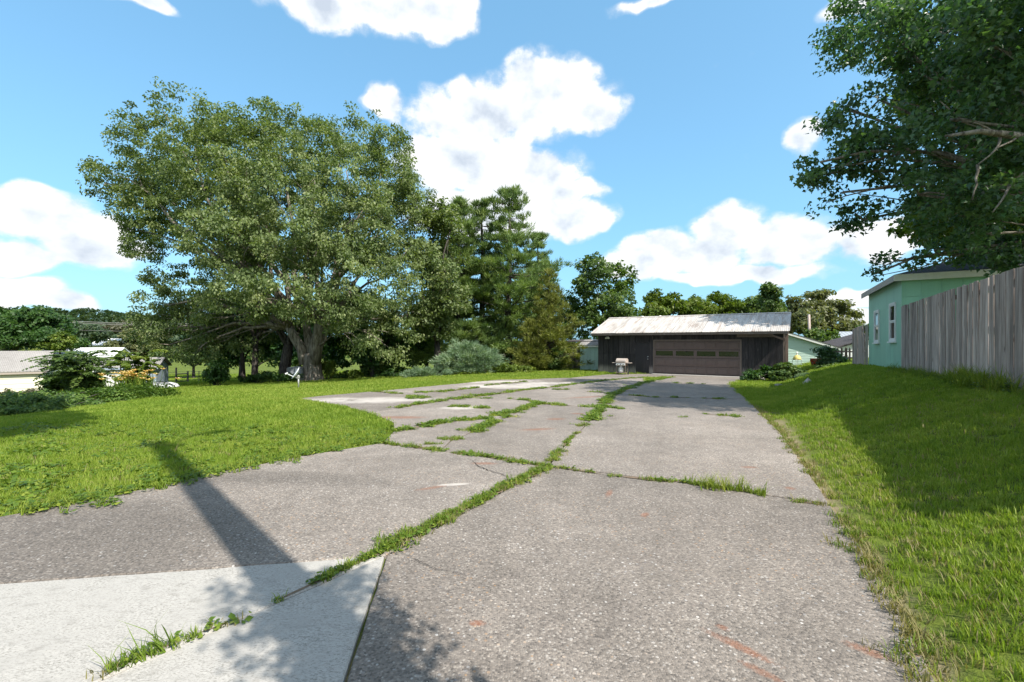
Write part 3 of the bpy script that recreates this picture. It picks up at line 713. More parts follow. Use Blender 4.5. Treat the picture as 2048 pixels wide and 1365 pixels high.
    for lst, w, d, ids in jobs:      # sandy soil washed out along each joint, the weeds root in it
        Q = pp(lst); V = []; st = []
        for a, b in zip(Q[:-1], Q[1:]):
            k = max(2, int(np.linalg.norm(b - a) / 0.07)); st += [(a + (b - a) * j / k, (b - a) / np.linalg.norm(b - a)) for j in range(k)]
        ph = rg.uniform(0, 6)
        for j, (q, e) in enumerate(st):
            nn = np.array((-e[1], e[0])); ww = w * (0.50 + 0.22 * math.sin(j * .5 + ph) + rg.uniform(-.14, .2)) * min(1, (j + .3) / 3, (len(st) - j) / 3)
            for sg in (-1, 1): r = q + nn * sg * ww * rg.uniform(.8, 1.2); V.append((r[0], r[1], h1(*r) + .0385))
        if len(st) > 2:
            me = bpy.data.meshes.new("joint_soil"); me.from_pydata(V, [], [(2 * i, 2 * i + 1, 2 * i + 3, 2 * i + 2) for i in range(len(st) - 1)]); me.materials.append(SOIL); link("joint_soil", me, drive)
    for lst, w, d, ids in jobs:
        p = strip_points(lst, w, d, gap=-9 if 0.06 < w < 0.09 or w == 0.034 else -0.72); P.append(p); I.append(rg.choice(ids, len(p))); S.append(rg.uniform(0.6, 1.25, len(p)))
    for (x, y, rx, ry, n, ids) in ((901, 882, .22, .13, 60, near), (866, 893, .14, .05, 20, near), (918, 816, .3, .15, 20, mid), (965, 819, .22, .15, 16, mid), (830, 799, .3, .2, 14, mid), (1370, 838, .2, .05, 10, near), (960, 799, .5, .1, 10, mid), (1440, 985, .25, .06, 20, (4,))):
        p = blob_points(x, y, rx, ry, n); P.append(p); I.append(rg.choice(ids, len(p))); S.append(rg.uniform(0.7, 1.2, len(p)))
    # clover and plantain creeping over the left slab edge, straggling grass on the right
    for lst, w, d in (([(0, 1036), (160, 1006), (330, 970), (450, 943), (600, 912), (770, 880)], 0.30, 330), ([(1.9, 2.2, 0), (1860, 1340), (1800, 1225), (1720, 1095), (1672, 1020)], 0.09, 420), ([(1672, 1000), (1605, 925), (1560, 862), (1510, 812)], 0.10, 300)):
        p = strip_points(lst, w, d); ids = (2, 3, 3, 1) if w > 0.2 else (7, 7, 0); I.append(rg.choice(ids, len(p))); P.append(p); S.append(rg.uniform(0.8, 1.5, len(p)))
    cl = lawn_points(3, 9, 22); cl = cl[(cl @ LV) < -2]; P.append(cl); I.append(rg.choice((3, 6), len(cl))); S.append(rg.uniform(0.9, 1.5, len(cl)))
    P = np.concatenate(P); z = H(P[:, 0], P[:, 1]) + np.where(paved(P), 0.028, 0.0)
    o = scatter("weeds", np.column_stack([P, z]), np.concatenate(S), np.concatenate(I), t, [BLADE_W, LEAF_WEED, BLADE_DRY], 0.15)
    tag(o, "low weeds and clover growing in the driveway joints and edges", "weeds", kind="stuff")
build_weeds()

# ------------------------------------------------------------------ buildings
def rz_of(dx, dy): return math.atan2(dy, dx)
def lap_boards(parent, x0, x1, z0, z1, hgt, y, mat, face=-1, name="siding_board", joined=None):
    """horizontal lapped boards on a wall at local y; face -1 looks towards -y"""
    n = max(1, round((z1 - z0) / hgt)); hgt = (z1 - z0) / n
    for i in range(n):
        a = z0 + i * hgt; m = joined if joined is not None else MB()
        m.prism([(y, a), (y + face * 0.030, a), (y + face * 0.010, a + hgt - 0.004), (y, a + hgt - 0.004)], x0, x1, 'x')
        if joined is None: m.build(name, mat, parent)
def gable_prism(mb, x0, x1, y0, y1, z0, zw, zr):
    ym = (y0 + y1) / 2
    return mb.prism([(y0, z0), (y1, z0), (y1, zw), (ym, zr), (y0, zw)], x0, x1, 'x')
def roof_pair(x0, x1, ya, za, yb, zb, yc, zc, t=0.08):
    return MB().prism([(ya, za), (yb, zb), (yc, zc), (yc, zc + t), (yb, zb + t), (ya, za + t)], x0, x1, 'x')

# ---- dark garage with a metal roof
def build_garage():
    g = empty("garage", (6.14, 31.95, -0.47), rz_of(0.8387, -0.5446), "dark board garage with pale metal roof and wide brown door", "garage")
    Wd, Dp, EV, RZ, RY = 11.26, 6.5, 2.73, 3.94, 2.95
    sl = (RZ - EV) / (RY + 0.6); top0 = EV + 0.6 * sl
    # hidden core walls
    MB().prism([(0.03, 0.0), (Dp, 0.0), (Dp, top0 - 0.1), (RY, RZ - 0.1), (0.03, top0 - 0.1)], 0.03, Wd - 0.03, 'x').build("wall_core", DARKW, g)
    r2 = random.Random(3)
    # front boards, left of the entry door, between the doors, over the big door, right of it
    def boards(x0, x1, z0, z1, w=0.36, seam=None):
        n = max(1, round((x1 - x0) / w)); w = (x1 - x0) / n
        for i in range(n):
            spans = [(z0, z1)] if not seam else [(z0, seam), (seam + 0.012, z1)]
            for (a, b) in spans:
                d = r2.uniform(0.022, 0.032)
                MB().box(x0 + i * w + 0.009, x0 + (i + 1) * w - 0.009, 0.03 - d - 0.02, 0.03, a, b).build("siding_board", SIDING, g, bevel=0.004)
    boards(0.0, 2.62, 0.02, top0 - 0.12, 0.37, 1.30)
    boards(2.66, 3.58, 2.12, top0 - 0.12, 0.31); boards(3.62, 3.86, 0.02, top0 - 0.12, 0.24)
    boards(3.90, 9.08, 2.26, top0 - 0.12, 0.345)
    boards(9.10, 11.24, 0.02, top0 - 0.12, 0.357)
    for x in (2.62, 3.58): MB().box(x, x + 0.05, -0.02, 0.05, 0.0, 2.12).build("door_trim", SIDING, g)
    MB().box(2.60, 3.65, -0.022, 0.05, 2.06, 2.13).build("door_trim", SIDING, g)
    ed = MB().box(2.67, 3.58, 0.0, 0.028, 0.02, 2.05).build("entry_door", EDOOR, g, bevel=0.004)
    MB().lathe([(0.0, 0), (0.03, 0.0), (0.034, 0.02), (0.02, 0.05), (0.0, 0.055)], 10, M=Matrix.Translation((3.50, -0.005, 0.98)) @ Matrix.Rotation(math.pi / 2, 4, 'X')).build("knob", METAL, ed)
    MB().lathe([(0.0, 0), (0.028, 0.0), (0.028, 0.02), (0.0, 0.022)], 10, M=Matrix.Translation((3.50, -0.005, 1.14)) @ Matrix.Rotation(math.pi / 2, 4, 'X')).build("dead_bolt", METAL, ed)
    # sectional door
    x0, x1 = 3.93, 9.03
    for x in (x0 - 0.07, x1): MB().box(x, x + 0.07, -0.03, 0.03, 0.0, 2.25).build("door_jamb", FASCIA, g)
    MB().box(x0 - 0.07, x1 + 0.07, -0.032, 0.03, 2.19, 2.27).build("door_header", FASCIA, g)
    gd = MB().box(x0, x1, 0.024, 0.034, 0.0, 2.19).build("garage_door", DARKW, g)
    sh = 2.17 / 4; pw = (x1 - x0 - 0.10) / 8
    for s in range(4):
        z0 = 0.02 + s * sh; z1 = z0 + sh - 0.02
        if s == 2:
            fr = MB(); ww = (x1 - x0) / 4
            fr.box(x0 + 0.005, x1 - 0.005, -0.006, 0.024, z0, z0 + 0.10); fr.box(x0 + 0.005, x1 - 0.005, -0.006, 0.024, z1 - 0.07, z1)
            for k in range(5):
                xa = x0 + 0.005 if k == 0 else x0 + k * ww - 0.07; xb = x1 - 0.005 if k == 4 else x0 + k * ww + 0.07
                fr.box(xa, xb, -0.005, 0.023, z0 + 0.10, z1 - 0.07)
            fr.build("door_section", GDOOR, gd)
            for k in range(4):
                xa, xb = x0 + k * ww + 0.07, x0 + (k + 1) * ww - 0.07
                MB().box(xa, xb, 0.012, 0.016, z0 + 0.10, z1 - 0.07).build("pane", GLASS, gd)
                m = MB(); zz0, zz1 = z0 + 0.10, z1 - 0.07
                m.box(xa, xb, -0.012, 0.012, zz0, zz0 + 0.025); m.box(xa, xb, -0.012, 0.012, zz1 - 0.025, zz1); m.box(xa, xa + 0.025, -0.011, 0.011, zz0 + .025, zz1 - .025); m.box(xb - 0.025, xb, -0.011, 0.011, zz0 + .025, zz1 - .025)
                m.build("pane_frame", GDOOR, gd)
        else:
            MB().box(x0 + 0.005, x1 - 0.005, -0.004, 0.024, z0, z1).build("door_section", GDOOR, gd)
            for k in range(8):
                a = x0 + 0.05 + k * pw + 0.05; b = a + pw - 0.10; zz0, zz1 = z0 + 0.08, z1 - 0.08
                MB().add([(a, -0.0045, zz0), (b, -0.0045, zz0), (b, -0.0045, zz1), (a, -0.0045, zz1), (a + .03, -0.030, zz0 + .03), (b - .03, -0.030, zz0 + .03), (b - .03, -0.030, zz1 - .03), (a + .03, -0.030, zz1 - .03)],
                         [(4, 5, 6, 7), (0, 1, 5, 4), (1, 2, 6, 5), (2, 3, 7, 6), (3, 0, 4, 7)]).build("panel", GDOOR, gd)
    # header beam on the right, eave boards, soffit
    MB().box(8.85, 10.75, -0.10, -0.035, 2.40, 2.62).build("header_board", FASCIA, g, bevel=0.006)
    MB().box(2.2, 4.6, -0.09, -0.03, 2.50, 2.66).build("header_board", SIDING, g, bevel=0.006)
    MB().box(-0.30, Wd + 0.28, -0.63, -0.59, EV - 0.16, EV + 0.015).build("fascia", FASCIA, g, bevel=0.004)
    MB().prism([(-0.588, EV - 0.10), (0.0, EV - 0.06), (0.0, EV - 0.035), (-0.588, EV - 0.075)], -0.28, Wd + 0.26, 'x').build("soffit", FASCIA, g)
    # gable ends
    for xa, nm in ((-0.02, "gable_wall"), (Wd - 0.02, "gable_wall")):
        MB().prism([(0.0, 0.0), (Dp, 0.0), (Dp, top0 - 0.12), (RY, RZ - 0.11), (0.0, top0 - 0.12)], xa, xa + 0.04, 'x').build(nm, FASCIA if xa > 1 else SIDING, g)
    for k in range(14):
        y = 0.25 + k * 0.46; zt = top0 + min(y, 2 * RY - y) * sl - 0.14
        if y < Dp: MB().box(Wd + 0.02, Wd + 0.045, y, y + 0.05, 0.05, zt).build("batten", FASCIA, g)
    MB().box(Wd + 0.10, Wd + 0.24, -0.57, -0.43, 0.0, EV - 0.10).build("corner_post", POSTW, g, bevel=0.006)
    MB().prism([(Wd + 0.10, 2.15), (Wd + 0.10, 2.30), (Wd - 0.75, EV - 0.12), (Wd - 0.90, EV - 0.12)], -0.53, -0.47, 'y').build("brace", POSTW, g)
    # roof: deck, corrugated sheets, ridge cap, vents
    rf = roof_pair(-0.28, Wd + 0.26, -0.6, EV - 0.03, RY, RZ - 0.03, 2 * RY + 0.6, EV - 0.03, 0.03).build("roof", FASCIA, g)
    n = 13; x0, x1 = -0.32, Wd + 0.30; w = (x1 - x0) / n
    for side in (0, 1):
        for i in range(n):
            V = []; Q = []; m = 20; ya, yb = (-0.66 - r2.uniform(0, .03), RY) if side == 0 else (2 * RY + 0.66, RY); za = RZ - abs(RY - ya) * sl
            lift = 0.012 + 0.008 * (i % 2)
            for k in range(m + 1):
                x = x0 + i * w - 0.02 + (w + 0.04) * k / m; zz = lift + (0.014 if k % 2 else 0.0) + (0.02 if k in (0, m) else 0)
                for j, (y, z) in enumerate(((ya, za), ((ya + yb) / 2, (za + RZ) / 2), (yb, RZ))): V.append((x, y, z + zz + (r2.uniform(-.006, .006) if j == 1 else 0)))
            for k in range(m):
                for j in range(2):
                    q = (k * 3 + j, (k + 1) * 3 + j, (k + 1) * 3 + j + 1, k * 3 + j + 1); Q.append(q if side == 0 else q[::-1])
            MB().add(V, Q).build("roof_sheet", METROOF, rf)
    MB().prism([(RY - 0.14, RZ + 0.0), (RY, RZ + 0.055), (RY + 0.14, RZ + 0.0), (RY, RZ + 0.065)], x0, x1, 'x').build("ridge_cap", METROOF, rf)
    for x in (2.1, 3.4):
        MB().lathe([(0.07, 0), (0.07, 0.16), (0.12, 0.17), (0.12, 0.23), (0.05, 0.28), (0, 0.285)], 12, (x, RY + 0.5, RZ - 0.15)).build("roof_vent", WHITE, g, smooth=False)
    lt = MB().box(0.62, 0.78, -0.05, -0.02, 2.35, 2.50).build("flood_light", WHITE, g)
    for s in (-1, 1): MB().lathe([(0.0, 0), (0.04, 0.0), (0.065, 0.10), (0.06, 0.11), (0, 0.10)], 10, M=Matrix.Translation((0.70 + s * 0.07, -0.05, 2.43)) @ Matrix.Rotation(math.radians(115), 4, 'X') @ Matrix.Rotation(s * 0.4, 4, 'Y')).build("lamp_head", WHITE, lt)
    MB().box(Wd * 0.345, 9.2, -0.75, -0.05, -0.02, 0.045).build("threshold", BROOM, g)
    return g
build_garage()

# ---- mint lean-to and the leaning weathered shed beside the garage
def build_mint():
    p = gp(1160, 741)
    g = empty("lean_to_shed", (p[0], p[1], h1(*p) - 0.03), rz_of(0.86, -0.51), "small mint green board shed with grey shingle roof beside the garage", "shed")
    w, d, hgt = 3.2, 2.6, 1.92
    MB().box(0.03, w, 0.03, d, 0, hgt).build("wall_core", DARKW, g)
    for i in range(11): MB().box(i * 0.29 + 0.004, (i + 1) * 0.29 - 0.004, 0.0, 0.03, 0.0, hgt).build("siding_board", MINT, g, bevel=0.003)
    for i in range(9): MB().box(0.0, 0.03, 0.032 + i * 0.28, 0.028 + (i + 1) * 0.28, 0.0, hgt).build("siding_board", MINT, g)
    MB().box(-0.16, w, -0.14, -0.11, hgt - 0.10, hgt + 0.03).build("fascia", WHITE, g)
    MB().prism([(-0.15, hgt + 0.0), (1.5, hgt + 0.42), (1.5, hgt + 0.47), (-0.15, hgt + 0.05)], -0.18, w, 'x').build("roof", SHING_G, g)
    MB().prism([(1.502, hgt + 0.42), (d + .15, hgt + 0.0), (d + .15, hgt + 0.05), (1.502, hgt + 0.47)], -0.18, w, 'x').build("roof", SHING_G, g)
build_mint()
def build_old_shed():
    p = gp(1134, 740.5)
    g = empty("weathered_shed", (p[0], p[1] + 1.2, h1(*p) - 0.03), rz_of(0.90, -0.42), "leaning weathered grey board shed behind the mint green shed", "shed")
    MB().box(0.05, 3.0, 0.04, 2.4, 0, 2.15).build("wall_core", DARKW, g)
    r2 = random.Random(8)
    for i in range(17):
        MB().box(i * 0.17 + 0.006, (i + 1) * 0.17 - 0.004, -r2.uniform(0, .012), 0.03, 0.0, 2.12 + r2.uniform(-.05, .03)).build("siding_board", OLDWOOD, g, rot=(0, r2.uniform(-.006, .012) + 0.02, 0))
    MB().prism([(-0.15, 2.20), (2.5, 2.34), (2.5, 2.42), (-0.15, 2.28)], -0.10, 3.1, 'x').build("roof", SHING_D, g)
build_old_shed()

# ---- green house, its fence
HC = np.array((11.70, 13.50)); HD = np.array((0.509, 0.861)); HX = np.array((0.861, -0.509))
def window(parent, x0, x1, z0, z1, y, face=-1, name="window"):
    """double hung window on a wall at local y"""
    f = face; t = 0.07
    o = MB()
    o.box(x0 - t, x0, *sorted((y, y + f * 0.04)), z0 - t, z1 + t); o.box(x1, x1 + t, *sorted((y, y + f * 0.04)), z0 - t, z1 + t)
    o.box(x0, x1, *sorted((y, y + f * 0.042)), z1, z1 + t); o.box(x0, x1, *sorted((y, y + f * 0.042)), z0 - t, z0)
    w = o.build(name, WHITE, parent)
    zm = (z0 + z1) / 2
    for (a, b, q) in ((z0, zm + 0.02, 0.012), (zm + 0.022, z1, 0.022)):
        m = MB()
        m.box(x0, x0 + .04, *sorted((y, y + f * (q + .01))), a, b); m.box(x1 - .04, x1, *sorted((y, y + f * (q + .01))), a, b); m.box(x0 + .04, x1 - .04, *sorted((y, y + f * (q + .009))), a, a + .04); m.box(x0 + .04, x1 - .04, *sorted((y, y + f * (q + .009))), b - .04, b)
        m.build("sash", WHITE, w)
        MB().box(x0 + .04, x1 - .04, *sorted((y + f * 0.002, y + f * (q * 0.6))), a + .04, b - .04).build("pane", GLASS, w)
    MB().box(x0 - t - .03, x1 + t + .03, *sorted((y, y + f * 0.08)), z0 - t - .04, z0 - t).build("sill", WHITE, w)
    return w
def build_house():
    z0 = 0.55
    g = empty("green_house", (HC[0], HC[1], z0), rz_of(*HX), "green painted house with dark hip roof and two white windows behind the fence", "house")
    L, D, hw = 9.0, 5.75, 3.06     # along the front, depth, wall height
    MB().box(0.03, L, 0.03, D - 0.03, -0.4, hw).build("wall_core", GREENH, g)
    r2 = random.Random(4); n = 20; w = L / n       # front: painted panels with thin battens
    for i in range(n):
        for (a, b) in ((-0.3, 2.42), (2.428, hw)):
            MB().box(i * w + 0.004, (i + 1) * w - 0.004, 0.008 - r2.uniform(0, .004), 0.03, a, b).build("wall_panel", GREENF, g)
        MB().box(i * w - 0.012, i * w + 0.012, -0.012, 0.002, -0.3, hw).build("batten", GREENF, g)
    n = 5; w = D / n                                # side towards the drive: wide sheets
    for i in range(n):
        for (a, b) in ((-0.4, 2.20), (2.204, hw)):
            MB().box(0.0, 0.03, i * w + 0.002 + (0.032 if i == 0 else 0), (i + 1) * w - 0.002, a, b).build("wall_panel", GREENH, g)
    for q in ((0.82, 1.58, 1.16, 2.27), (3.52, 4.32, 1.12, 2.2)):      # windows on that side, turned to run along it
        window(g, *q, 0.0, 1).rotation_euler = (0, 0, math.pi / 2)
    ov = 0.22; zt = hw + 0.02
    MB().box(-ov, L + ov, -ov, -ov + 0.03, hw - 0.17, zt).build("fascia", WHITE, g)
    MB().box(-ov, -ov + 0.03, -ov + 0.032, D + ov, hw - 0.17, zt).build("fascia", TAN, g)
    MB().box(-ov + 0.035, L, -ov + 0.035, D + ov, hw - 0.06, hw - 0.03).build("soffit", TAN, g)
    rise = 1.0; m = D / 2; a, b, c, d = (-ov, -ov, zt), (L + ov, -ov, zt), (L + ov, D + ov, zt), (-ov, D + ov, zt)
    e, f_ = (m, m, zt + rise), (L - m, m, zt + rise)
    MB().add([a, b, c, d, e, f_], [(0, 1, 5, 4), (1, 2, 5), (2, 3, 4, 5), (3, 0, 4), (3, 2, 1, 0)]).build("roof", SHING_D, g)
build_house()

def build_fence(name, a, b, hgt, label, seed, w=0.142, mat=None, rails=True, side=1, group=None):
    a, b = np.array(a, float), np.array(b, float); d = b - a; L = np.linalg.norm(d); d /= L; ang = rz_of(*d)
    g = empty(name, (a[0], a[1], 0), ang, label, "fence", group)
    r2 = random.Random(seed); n = int(L / w); me = []
    for k in range(4):
        m = MB(); m.box(-w / 2 + 0.002, w / 2 - 0.002, -0.010, 0.010, 0.0, hgt)
        mm = m.mesh("picket", mat or FENCEW, bevel=0.003); me.append(mm)
    for i in range(n):
        s = (i + 0.5) * w; p = a + d * s
        o = link("picket", me[r2.randrange(4)], g, (s, r2.uniform(-.005, .005), h1(*p) - 0.02 + r2.gauss(0, .006)), (r2.gauss(0, .006), r2.gauss(0, .006), r2.gauss(0, .03)))
    k = 0
    while k * 2.4 < L:
        s0, s1 = k * 2.4, min(L, (k + 1) * 2.4); p0, p1 = a + d * s0, a + d * s1
        MB().box(s0 - .045, s0 + .045, side * 0.065 - .045, side * 0.065 + .045, h1(*p0) - .2, h1(*p0) + hgt - .05).build("post", mat or FENCEW, g)
        for z in (0.3, hgt / 2, hgt - 0.25):
            MB().add([(s0, side * .015, h1(*p0) + z), (s1, side * .015, h1(*p1) + z), (s1, side * .052, h1(*p1) + z), (s0, side * .052, h1(*p0) + z), (s0, side * .015, h1(*p0) + z + .09), (s1, side * .015, h1(*p1) + z + .09), (s1, side * .052, h1(*p1) + z + .09), (s0, side * .052, h1(*p0) + z + .09)],
                     [(0, 3, 2, 1), (4, 5, 6, 7), (0, 1, 5, 4), (1, 2, 6, 5), (2, 3, 7, 6), (3, 0, 4, 7)]).build("rail", mat or FENCEW, g)
        k += 1
    return g
FN = np.array((5.20, 2.28)); FE = HC - 0.02 * HX
build_fence("privacy_fence", FN, FE, 1.96, "tall weathered board fence along the lawn up to the green house", 2, side=-1)
HF = HC + HD * 5.80
build_fence("privacy_fence", HF + np.array((-0.12, 0.05)), HF + np.array((-0.12, 0.05)) + HD * 3.6, 1.75, "short stretch of weathered board fence behind the green house", 5, side=-1)
build_fence("privacy_fence", at(1716, 700, 27).xy, at(1730, 700, 27.6).xy, 1.35, "low grey end panel of board fence beside the brown pickets", 9, side=-1)
def build_pickets():
    a = np.array(at(1664, 728, 30.5).xy); b = np.array(at(1722, 729, 29.5).xy); d = b - a; L = np.linalg.norm(d); d /= L
    z = h1(*((a + b) / 2)); g = empty("picket_fence", (a[0], a[1], z), rz_of(*d), "low brown picket fence with pointed tops in front of the white building", "fence")
    w = 0.10; me = MB().add([(-w/2, -.01, 0), (w/2, -.01, 0), (w/2, -.01, .80), (0, -.01, .93), (-w/2, -.01, .80), (-w/2, .01, 0), (w/2, .01, 0), (w/2, .01, .80), (0, .01, .93), (-w/2, .01, .80)],
        [(0, 1, 2, 3, 4), (9, 8, 7, 6, 5), (0, 5, 6, 1), (1, 6, 7, 2), (2, 7, 8, 3), (3, 8, 9, 4), (4, 9, 5, 0)]).mesh("picket", BROWNW)
    n = int(L / 0.215)
    for i in range(n): link("picket", me, g, (0.1 + i * 0.215, 0, 0.04))
    for zz in (0.22, 0.62): MB().box(0, L, 0.012, 0.05, zz, zz + 0.09).build("rail", BROWNW, g)
    for x in (0.05, L / 2, L - 0.05): MB().box(x - .05, x + .05, 0.052, 0.15, -.1, 0.9).build("post", BROWNW, g)
build_pickets()

# ---- neighbours on the right
def build_neighbour():
    p = at(1590, 728, 39); z = -0.42
    g = empty("neighbour_house", (p.x, p.y, z), rz_of(0.93, -0.36), "pale green lap sided house with white trimmed gable behind the garage", "house")
    x0, x1, hw, hr = -6.5, 2.9, 1.55, 3.2
    xm = (x0 + x1) / 2
    MB().add([(x0, 0.04, 0), (x1, 0.04, 0), (x1, 0.04, hw), (xm, 0.04, hr), (x0, 0.04, hw), (x0, 7, 0), (x1, 7, 0), (x1, 7, hw), (xm, 7, hr), (x0, 7, hw)],
             [(0, 1, 2, 3, 4), (9, 8, 7, 6, 5), (0, 5, 6, 1), (1, 6, 7, 2), (4, 9, 5, 0)]).build("wall_core", PALEGRN, g)
    n = 23; hh = hr / n
    for i in range(n):      # each course is cut to the gable
        a = i * hh; k = 0 if a + hh < hw else (a + hh - hw) / (hr - hw); xa = x0 + (xm - x0) * k; xb = x1 + (xm - x1) * k
        if xb - xa > 0.2: MB().prism([(0.04, a), (0.012, a), (0.03, a + hh - .003), (0.04, a + hh - .003)], xa, xb, 'x').build("siding_board", PALEGRN, g)
    for s, xe in ((1, x1), (-1, x0)):
        ex = xe + s * 0.45; ez = hw - 0.45 * (hr - hw) / (x1 - xm)
        MB().add([(xm, -.3, hr + .12), (ex, -.3, ez + .12), (ex, -.3, ez - .06), (xm, -.3, hr - .06), (xm, -.26, hr + .12), (ex, -.26, ez + .12), (ex, -.26, ez - .06), (xm, -.26, hr - .06)],
                 [(0, 1, 2, 3), (7, 6, 5, 4), (0, 4, 5, 1), (1, 5, 6, 2), (2, 6, 7, 3), (3, 7, 4, 0)]).build("barge_board", WHITE, g)
        MB().add([(xm, -.32, hr + .13), (ex, -.32, ez + .13), (ex, 7.3, ez + .13), (xm, 7.3, hr + .13), (xm, -.32, hr + .19), (ex, -.32, ez + .19), (ex, 7.3, ez + .19), (xm, 7.3, hr + .19)],
                 [(0, 3, 2, 1), (4, 5, 6, 7), (0, 1, 5, 4), (1, 2, 6, 5), (2, 3, 7, 6), (3, 0, 4, 7)]).build("roof_slope", SHING_G, g)
    MB().box(x1 - .05, x1 + .03, -0.02, 0.05, 0, hw).build("corner_trim", WHITE, g)
    MB().tube([(-0.6, 2.0, 2.5), (-0.6, 2.0, 3.2)], 0.06, 8).build("vent_pipe", WHITE, g)
build_neighbour()
def build_white_building():
    p = at(1674, 727, 41); z = -0.42
    g = empty("white_outbuilding", (p.x, p.y, z), rz_of(0.97, -0.24), "white building with dark gable edge behind the picket fence", "building")
    L, hl, hr = 5.2, 1.5, 3.1
    MB().add([(0, 0, 0), (L, 0, 0), (L, 0, hr), (0, 0, hl), (0, 6, 0), (L, 6, 0), (L, 6, hr), (0, 6, hl)], [(0, 1, 2, 3), (7, 6, 5, 4), (0, 4, 5, 1), (1, 5, 6, 2), (3, 7, 4, 0)]).build("wall", WHITEB, g)
    MB().add([(-.5, -.3, hl - .1), (L, -.3, hr + .05), (L, 6.3, hr + .05), (-.5, 6.3, hl - .1), (-.5, -.3, hl + .05), (L, -.3, hr + .2), (L, 6.3, hr + .2), (-.5, 6.3, hl + .05)], [(0, 3, 2, 1), (4, 5, 6, 7), (0, 1, 5, 4), (1, 2, 6, 5), (2, 3, 7, 6), (3, 0, 4, 7)]).build("roof", SHING_D, g)
    MB().box(-0.06, 0.1, -0.05, -0.003, 0, hl).build("corner_trim", WHITE, g)
    q = at(1678, 727, 52)
    g2 = empty("metal_roof_shed", (q.x, q.y, -0.3), rz_of(0.98, -0.2), "far white shed with ribbed metal roof above the picket fence", "shed")
    MB().box(0, 3.4, 0, 4, 0, 2.3).build("wall", WHITEB, g2)
    MB().prism([(-.3, 2.25), (2.0, 3.15), (4.3, 2.25), (4.3, 2.33), (2.0, 3.23), (-.3, 2.33)], -.2, 3.6, 'x').build("roof", METAL, g2)
    for i in range(10): MB().prism([(-.3, 2.332), (2.0, 3.232), (2.0, 3.262), (-.3, 2.362)], -.2 + i * .42, -.17 + i * .42, 'x').build("roof_rib", METAL, g2)
build_white_building()

# ---- sheds and roofs on the left, downhill
def build_left():
    p = at(92, 795, 28); z = p.z
    g = empty("cream_shed", (p.x, p.y, z), 0.68, "cream lap sided shed with grey shingle roof at the left edge", "shed")
    L, D, hw, rise = 7.5, 3.4, 1.66, 1.15
    gable_prism(MB(), -L, 0, 0.0, D, -0.3, hw, hw + rise - 0.05).build("wall_core", CREAM, g)
    lap_boards(g, -L, 0.0, 0.0, hw - 0.14, 0.30, 0.0, CREAM)
    MB().box(-L - .1, 0.12, -0.22, -0.18, hw - 0.17, hw - 0.02).build("fascia", TAN, g)
    MB().box(-0.06, 0.035, -0.036, 0.0, 0, hw - .12).build("corner_trim", WHITE, g)
    roof_pair(-L - .15, 0.16, -0.24, hw - 0.03, D / 2, hw + rise, D + .24, hw - 0.03, 0.07).build("roof", SHING_G, g)
    p = at(75, 745, 46)
    g = empty("white_barn", (p.x, p.y, p.z - 0.5), 0.42, "long white building with bright metal roof behind the ferny shrub", "building")
    L, D, hw, rise = 6.0, 5.0, 2.05, 0.85
    gable_prism(MB(), 0, L, 0, D, 0, hw, hw + rise - .05).build("wall", WHITEB, g)
    roof_pair(-.3, L + .3, -.4, hw - .12, D / 2, hw + rise, D + .4, hw - .12, .08).build("roof", WHITEB, g)
    MB().box(-.3, L + .3, -.46, -.41, hw - .2, hw - .05).build("fascia", METAL, g)
    MB().box(2.2, 3.3, -.03, 0.0, 0.0, 1.9).build("door", BLUESID, g)
    p = at(203, 740, 52)
    g = empty("grey_roof_shed", (p.x, p.y, p.z - 0.4), 0.1, "shed with plain dark grey roof between white barn and olive bush", "shed")
    gable_prism(MB(), -1.5, 2.3, 0, 3, 0, 1.1, 1.9).build("wall", WHITEB, g)
    roof_pair(-1.7, 2.5, -.3, 1.0, 1.5, 1.98, 3.3, 1.0, .07).build("roof", SHING_G, g)
    p = at(182, 700, 95)
    g = empty("far_white_house", (p.x, p.y, p.z), 0.0, "small far white house with white roof below the wooded hill", "house")
    gable_prism(MB(), 0, 4.3, 0, 5, -1, 1.0, 2.2).build("wall", WHITEB, g)
    roof_pair(-.3, 4.6, -.5, .85, 2.5, 2.3, 5.5, .85, .1).build("roof", WHITEB, g)
    # blue grey shed with a lean-to front
    p = gp(244, 781)
    z = h1(*p)
    g = empty("blue_shed", (p[0], p[1], z), 0.42, "blue grey lap sided shed with pale roof beside the lilies", "shed")
    gable_prism(MB(), -1.3, 1.65, 0.02, 2.6, 0, 1.35, 1.78).build("wall_core", BLUESID, g)
    lap_boards(g, 0.55, 1.65, 0.0, 1.30, 0.12, 0.02, BLUESID)
    lap_boards(g, -1.3, 0.54, 0.0, 1.30, 0.12, 0.02, WHITE)
    roof_pair(-1.5, 1.8, -.2, 1.30, 1.3, 1.86, 2.8, 1.30, .06).build("roof", SHING_G, g)
    MB().box(-1.5, 1.8, -.235, -.205, 1.24, 1.34).build("fascia", BLUESID, g)
build_left()

